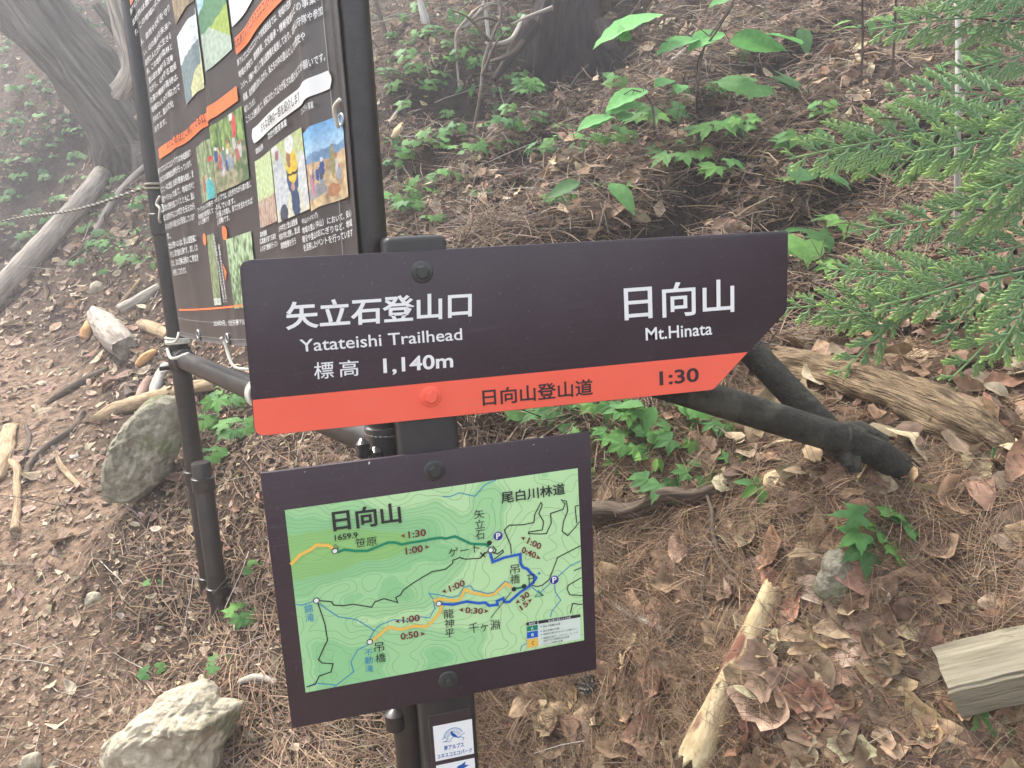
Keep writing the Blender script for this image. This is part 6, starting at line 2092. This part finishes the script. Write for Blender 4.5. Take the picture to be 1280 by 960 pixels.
def scatter(name, templates, P, Rm, scale, col, m, kind="stuff"):
    """Copies of a few small quad templates baked into one mesh."""
    Vs, Qs, Cs = [], [], []
    off = 0
    which = rng.integers(0, len(templates), len(P))
    for k, (tv, tq, tc) in enumerate(templates):
        i = np.where(which == k)[0]
        if not len(i):
            continue
        V = np.einsum('nij,kj->nki', Rm[i], tv) * scale[i][:, None, None] + P[i][:, None]
        nv = len(tv)
        Q = tq[None] + (np.arange(len(i)) * nv)[:, None, None] + off
        Cc = col[i][:, None, :] * tc[None, :, None]
        Vs.append(V.reshape(-1, 3))
        Qs.append(Q.reshape(-1, 4))
        Cs.append(Cc.reshape(-1, 3))
        off += len(i) * nv
    o = fast_mesh(name, np.vstack(Vs), np.vstack(Qs), np.vstack(Cs), m)
    o["kind"] = kind
    return o


def pixel_samples(n, x0, x1, y0, y1, dmin=0.5, dmax=14):
    PX, PY = rng.uniform(x0, x1, n), rng.uniform(y0, y1, n)
    P, t = hits(PX, PY)
    ok = np.isfinite(t) & (t > dmin) & (t < dmax)
    ok[ok] &= rng.uniform(0, 1, ok.sum()) > notch(P[ok, 0], P[ok, 1]) * 1.15
    return P[ok], t[ok], PX[ok], PY[ok]


def needle_templates(k=5):
    out = []
    for _ in range(k):
        V, Q = [], []
        for s in (0, 1):
            b = rng.uniform(-.35, .35)
            spread = (s - .5) * rng.uniform(.08, .3)
            lift = rng.uniform(0, .10)
            for i in range(5):
                t = i / 4
                c = np.array([t, spread * t + b * t * t * .5, .02 + lift * math.sin(PI * t) + rng.uniform(-.004, .004)])
                w = .0078 * (1 - .6 * t)
                for a in range(3):
                    an = 2 * PI * a / 3
                    V.append(c + np.array([0, math.cos(an) * w, math.sin(an) * w]))
            o = s * 15
            for i in range(4):
                for a in range(3):
                    a2 = (a + 1) % 3
                    Q.append((o + i * 3 + a, o + i * 3 + a2, o + i * 3 + 3 + a2, o + i * 3 + 3 + a))
        out.append((np.array(V), np.array(Q), np.ones(len(V))))
    return out


def far_needle_templates(k=4):
    out = []
    for _ in range(k):
        V, Q = [], []
        b = rng.uniform(-.3, .3)
        for i in range(3):
            t = i / 2
            c = np.array([t, b * t * t, .03 + .06 * math.sin(PI * t)])
            w = .014 * (1 - .4 * t)
            V += [c + [0, -w, 0], c + [0, 0, w], c + [0, w, 0]]
        for i in range(2):
            for a in range(2):
                Q.append((i * 3 + a, i * 3 + a + 1, i * 3 + a + 4, i * 3 + a + 3))
        out.append((np.array(V), np.array(Q), np.ones(len(V))))
    return out


def dead_leaf_templates(k=8, nl=7, nw=5, curl=1.0):
    out = []
    for j in range(k):
        c1, c2, c3 = rng.uniform(-1.1, 1.1) * curl, rng.uniform(-.9, .9) * curl, rng.uniform(-.5, .5) * curl
        wd = rng.uniform(.36, .62)
        lob = rng.uniform(.05, .34) if j % 2 else 0
        V, Cc = [], []
        for i in range(nl):
            t = i / (nl - 1)
            w = wd * .5 * math.sin(PI * (0.04 + .93 * t ** .85)) ** .75 * (1 + lob * math.sin(t * 19 + j))
            for s in np.linspace(-1, 1, nw):
                x, y = t - .5, s * w
                z = .5 * c1 * x * x * 2 + c2 * y * y * 2.4 + c3 * x * y * 2 + .05 * abs(s) * math.sin(t * 16 + j) + .04
                V.append((x, y, z))
                Cc.append(.80 + .2 * abs(s) if abs(s) > .1 else .62)
        Q = [(i * nw + a, i * nw + a + 1, (i + 1) * nw + a + 1, (i + 1) * nw + a) for i in range(nl - 1) for a in range(nw - 1)]
        out.append((np.array(V), np.array(Q), np.array(Cc)))
    return out


def pick_cols(n, pal, jit=.18):
    pal = np.array(pal)
    c = pal[rng.integers(0, len(pal), n)]
    return np.clip(c * np.exp(np.clip(rng.normal(0, jit, (n, 1)), -.7, .16)) * (1 + rng.normal(0, .05, (n, 3))), .01, .6)


LEAFPAL = [(.38, .265, .16), (.33, .215, .13), (.44, .335, .215), (.26, .165, .10), (.36, .245, .15), (.47, .375, .25), (.32, .18, .115), (.21, .138, .095), (.16, .105, .072), (.42, .29, .175)]
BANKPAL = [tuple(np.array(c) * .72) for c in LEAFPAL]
NEEDPAL = [(.225, .14, .082), (.27, .175, .105), (.175, .108, .066), (.32, .225, .14), (.12, .076, .05)]
TRAILPAL = [(.34, .24, .165), (.40, .30, .21), (.27, .185, .125), (.46, .36, .26), (.20, .135, .09)]
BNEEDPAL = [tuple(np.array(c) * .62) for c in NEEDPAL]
FRAGPAL = LEAFPAL + [(.14, .095, .065), (.17, .115, .08), (.5, .42, .32)]

# needles close by
P, t, PX, PY = pixel_samples(60000, 560, 1450, 430, 1100, .5, 2.4)
dens = np.clip(fbm(P[:, 0] * 5, P[:, 1] * 5, 51, 3) * .45 + .85, .35, 1)
k = rng.uniform(0, 1, len(P)) < dens * np.where((PX > 940) & (PY > 760), .5, 1)
P, t = P[k], t[k]
P[:, 2] += rng.uniform(.0, .012, len(P))
scatter("pine_needles", needle_templates(7), P, frames(P, .22, rng.uniform(0, 2 * PI, len(P)), .5), rng.uniform(.06, .105, len(P)), pick_cols(len(P), NEEDPAL, .35), M_NEEDLE)
P, t, PX, PY = pixel_samples(62000, 420, 1400, -60, 560, 1.75, 7)
k = rng.uniform(0, 1, len(P)) < np.clip(fbm(P[:, 0] * 2.2, P[:, 1] * 2.2, 57, 3) * .8 + .75, .1, 1)
P = P[k]
P[:, 2] += rng.uniform(0, .05, len(P))
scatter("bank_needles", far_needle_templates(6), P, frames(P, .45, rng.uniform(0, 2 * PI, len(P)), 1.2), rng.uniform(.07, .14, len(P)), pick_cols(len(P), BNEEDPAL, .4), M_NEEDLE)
P, t, PX, PY = pixel_samples(16000, -150, 620, 520, 1120, 1.2, 3)
k = rng.uniform(0, 1, len(P)) < np.clip((PX - 60) / 300, .08, 1)
P = P[k]
P[:, 2] += rng.uniform(0, .006, len(P))
scatter("trail_needles", far_needle_templates(6), P, frames(P, .15, rng.uniform(0, 2 * PI, len(P)), .3), rng.uniform(.05, .10, len(P)), pick_cols(len(P), NEEDPAL, .25), M_NEEDLE)

# dead leaves: large curled ones near right, smaller on bank and trail
P, t, PX, PY = pixel_samples(4400, 640, 1500, 600, 1120, .5, 2.2)
k = rng.uniform(0, 1, len(P)) < np.clip((PY - 600) / 260, .12, 1) * np.where((PX > 930) & (PY > 740), 1.0, .45)
P = P[k]
P[:, 2] += rng.uniform(.006, .020, len(P))
scatter("dead_leaves", dead_leaf_templates(10), P, frames(P, .22, rng.uniform(0, 2 * PI, len(P))), np.clip(np.exp(rng.normal(math.log(.050), .40, len(P))), .02, .11), pick_cols(len(P), LEAFPAL, .22), M_LITTER)
P, t, PX, PY = pixel_samples(9000, 420, 1450, -80, 640, 1.2, 8)
k = rng.uniform(0, 1, len(P)) < np.clip(fbm(P[:, 0] * 1.4, P[:, 1] * 1.4, 61, 3) * .8 + .6, .1, 1)
k &= rng.uniform(0, 1, len(k)) < np.where(PY > 430, np.where(PX < 1180, .2, .5), 1)
P = P[k]
P[:, 2] += rng.uniform(.01, .05, len(P))
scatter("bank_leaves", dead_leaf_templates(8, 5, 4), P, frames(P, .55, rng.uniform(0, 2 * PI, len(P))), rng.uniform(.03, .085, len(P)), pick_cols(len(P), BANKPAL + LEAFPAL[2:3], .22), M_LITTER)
P, t, PX, PY = pixel_samples(14000, -250, 640, 180, 1120, 1.0, 13)
sc = np.clip(t * .013, .018, .075) * np.exp(rng.normal(-.25, .45, len(P)))
P[:, 2] += rng.uniform(.002, .010, len(P))
k = rng.uniform(0, 1, len(P)) < np.where(PY > 600, .30, .8) * np.clip(fbm(P[:, 0] * 1.6, P[:, 1] * 1.6, 67, 3) * .5 + .8, .2, 1)
scatter("trail_leaves", dead_leaf_templates(9, 4, 3), P[k], frames(P[k], .28, rng.uniform(0, 2 * PI, k.sum())), sc[k], pick_cols(k.sum(), TRAILPAL, .3), M_LITTER)
P, t, PX, PY = pixel_samples(46000, -250, 1500, 100, 1120, .5, 12)
P[:, 2] += rng.uniform(0, .005, len(P))
scatter("leaf_fragments", dead_leaf_templates(9, 3, 3), P, frames(P, .35, rng.uniform(0, 2 * PI, len(P))), np.clip(t * .0065, .007, .03) * np.exp(rng.normal(-.2, .55, len(P))), np.where((trail_mask(P[:, 0], P[:, 1]) > .5)[:, None], pick_cols(len(P), TRAILPAL, .4), pick_cols(len(P), FRAGPAL, .4)), M_LITTER)
# dead leaves and needles on the hazy slope at the left top
P, t, PX, PY = pixel_samples(6000, -250, 640, -80, 330, 2.5, 15)
scatter("slope_leaves", dead_leaf_templates(6, 3, 3), P, frames(P, .4, rng.uniform(0, 2 * PI, len(P))), np.clip(t * .009, .02, .09) * rng.uniform(.6, 1.5, len(P)), pick_cols(len(P), FRAGPAL, .28), M_LITTER)


def twig_templates(k=6):
    out = []
    for _ in range(k):
        V, Q = [], []
        c = np.array([0, 0, .01])
        d = np.array([1.0, 0, 0])
        for i in range(6):
            w = .010 * (1 - .10 * i)
            for a in range(4):
                an = PI / 2 * a
                V.append(c + np.array([0, math.cos(an) * w, math.sin(an) * w]))
            c = c + d * .2
            d = nrm(d + rng.normal(0, .16, 3) * [0, 1, .35])
        for i in range(5):
            for a in range(4):
                a2 = (a + 1) % 4
                Q.append((i * 4 + a, i * 4 + a2, i * 4 + 4 + a2, i * 4 + 4 + a))
        out.append((np.array(V), np.array(Q), np.ones(len(V))))
    return out


P, t, PX, PY = pixel_samples(1500, -200, 1450, -60, 1100, .6, 11)
P[:, 2] += rng.uniform(0, .015, len(P))
tw = scatter("twig_litter", twig_templates(8), P, frames(P, .25, rng.uniform(0, 2 * PI, len(P)), .8), np.clip(t * .07, .08, .42) * rng.uniform(.4, 1.3, len(P)), pick_cols(len(P), [(.16, .12, .09), (.3, .25, .2), (.10, .075, .055), (.4, .35, .28)], .2), M_NEEDLE)
# wispy weeds on the hazy slope (uncountable)
P, t, PX, PY = pixel_samples(11000, -250, 640, -120, 330, 2.6, 15)
k = rng.uniform(0, 1, len(P)) < np.clip(fbm(P[:, 0] * 1.1, P[:, 1] * 1.1, 71, 3) * 1.1 + .25, .0, 1) * np.where(PX > 420, .3, 1)
P, t = P[k], t[k]
P[:, 2] += rng.uniform(.01, .10, len(P))
scatter("undergrowth_leaves", dead_leaf_templates(6, 4, 3, .5), P, frames(P, .35, rng.uniform(0, 2 * PI, len(P))), np.clip(t * .007, .025, .07) * rng.uniform(.6, 1.4, len(P)), pick_cols(len(P), [(.07, .17, .06), (.09, .20, .07), (.055, .13, .05)], .2), M_LEAF)

# a few large single dead leaves that stand out
DLT = dead_leaf_templates(6, 12, 9)
for i, (x, y, s, yaw, pitch, col, lab) in enumerate(((850, 690, 62, 0.9, -.5, (.42, .27, .19), "large folded pinkish dead leaf standing under the dark root"), (755, 640, 40, 2.3, -.2, (.46, .36, .25), "curled tan dead leaf right of the map board's edge"), (1065, 775, 58, 0.3, -.3, (.46, .36, .23), "long curled tan leaf left of the timber beam"),
                                                     (1018, 810, 44, 2.0, -.6, (.55, .40, .20), "yellowish dead leaf curled right of the peeled stick's top"), (1145, 690 + 60, 40, 1.6, -.9, (.35, .29, .23), "grey-brown dead leaf standing on edge above the timber"), (1110, 935, 66, 1.2, -.3, (.44, .30, .19), "large flat tan leaf at the bottom right below the timber"),
                                                     (925, 940, 55, 2.7, -.2, (.38, .23, .14), "large russet leaf right of the peeled stick's lower end"), (1000, 782, 26, .4, -.1, (.17, .21, .10), "small dull green fallen leaf near the peeled stick's top"), (990, 850, 60, 5.6, -.5, (.40, .30, .20), "big crumpled brown leaf in the middle of the leaf pile"))):
    p, tt = gpath([(x, y)])
    tv, tq, tc = DLT[i % 6]
    mb = MB()
    Rm = rotm(yaw, pitch, random.uniform(-.2, .2))
    V = [p[0] + np.array([0, 0, .018]) + Rm @ v * s * tt[0] / F for v in tv]
    mb.add(V, [tuple(q) for q in tq], np.array(col)[None] * tc[:, None])
    tag(mb.build("dead_leaf", M_LITTER, None, loc=p[0]), lab, "dead leaf")

# ------------------------------------------------------------------ thin haze volume, added to imitate the pale veil of lens glare
bpy.context.view_layer.update()
_top = max((o.matrix_world @ Vector(c)).z for o in COL.objects if o.type == 'MESH' for c in o.bound_box)
_bot = min((o.matrix_world @ Vector(c)).z for o in COL.objects if o.type == 'MESH' for c in o.bound_box)
bm = box_bm((-25, -13, _bot - 1.0), (21, 27, _top + 0.5))
hz = bm_part(bm, "haze", bpy.data.materials.new("haze_air"), None)
hz["kind"] = "stuff"
hm = hz.data.materials[0]
hm.use_nodes = True
hn, hl = hm.node_tree.nodes, hm.node_tree.links
hn.remove(hn["Principled BSDF"])
pv = hn.new("ShaderNodeVolumePrincipled")
pv.inputs["Color"].default_value = (0.93, 0.94, 1.0, 1)
pv.inputs["Density"].default_value = HAZE_DENSITY = 0.013
pv.inputs["Anisotropy"].default_value = 0.35
hl.new(pv.outputs[0], hn["Material Output"].inputs["Volume"])
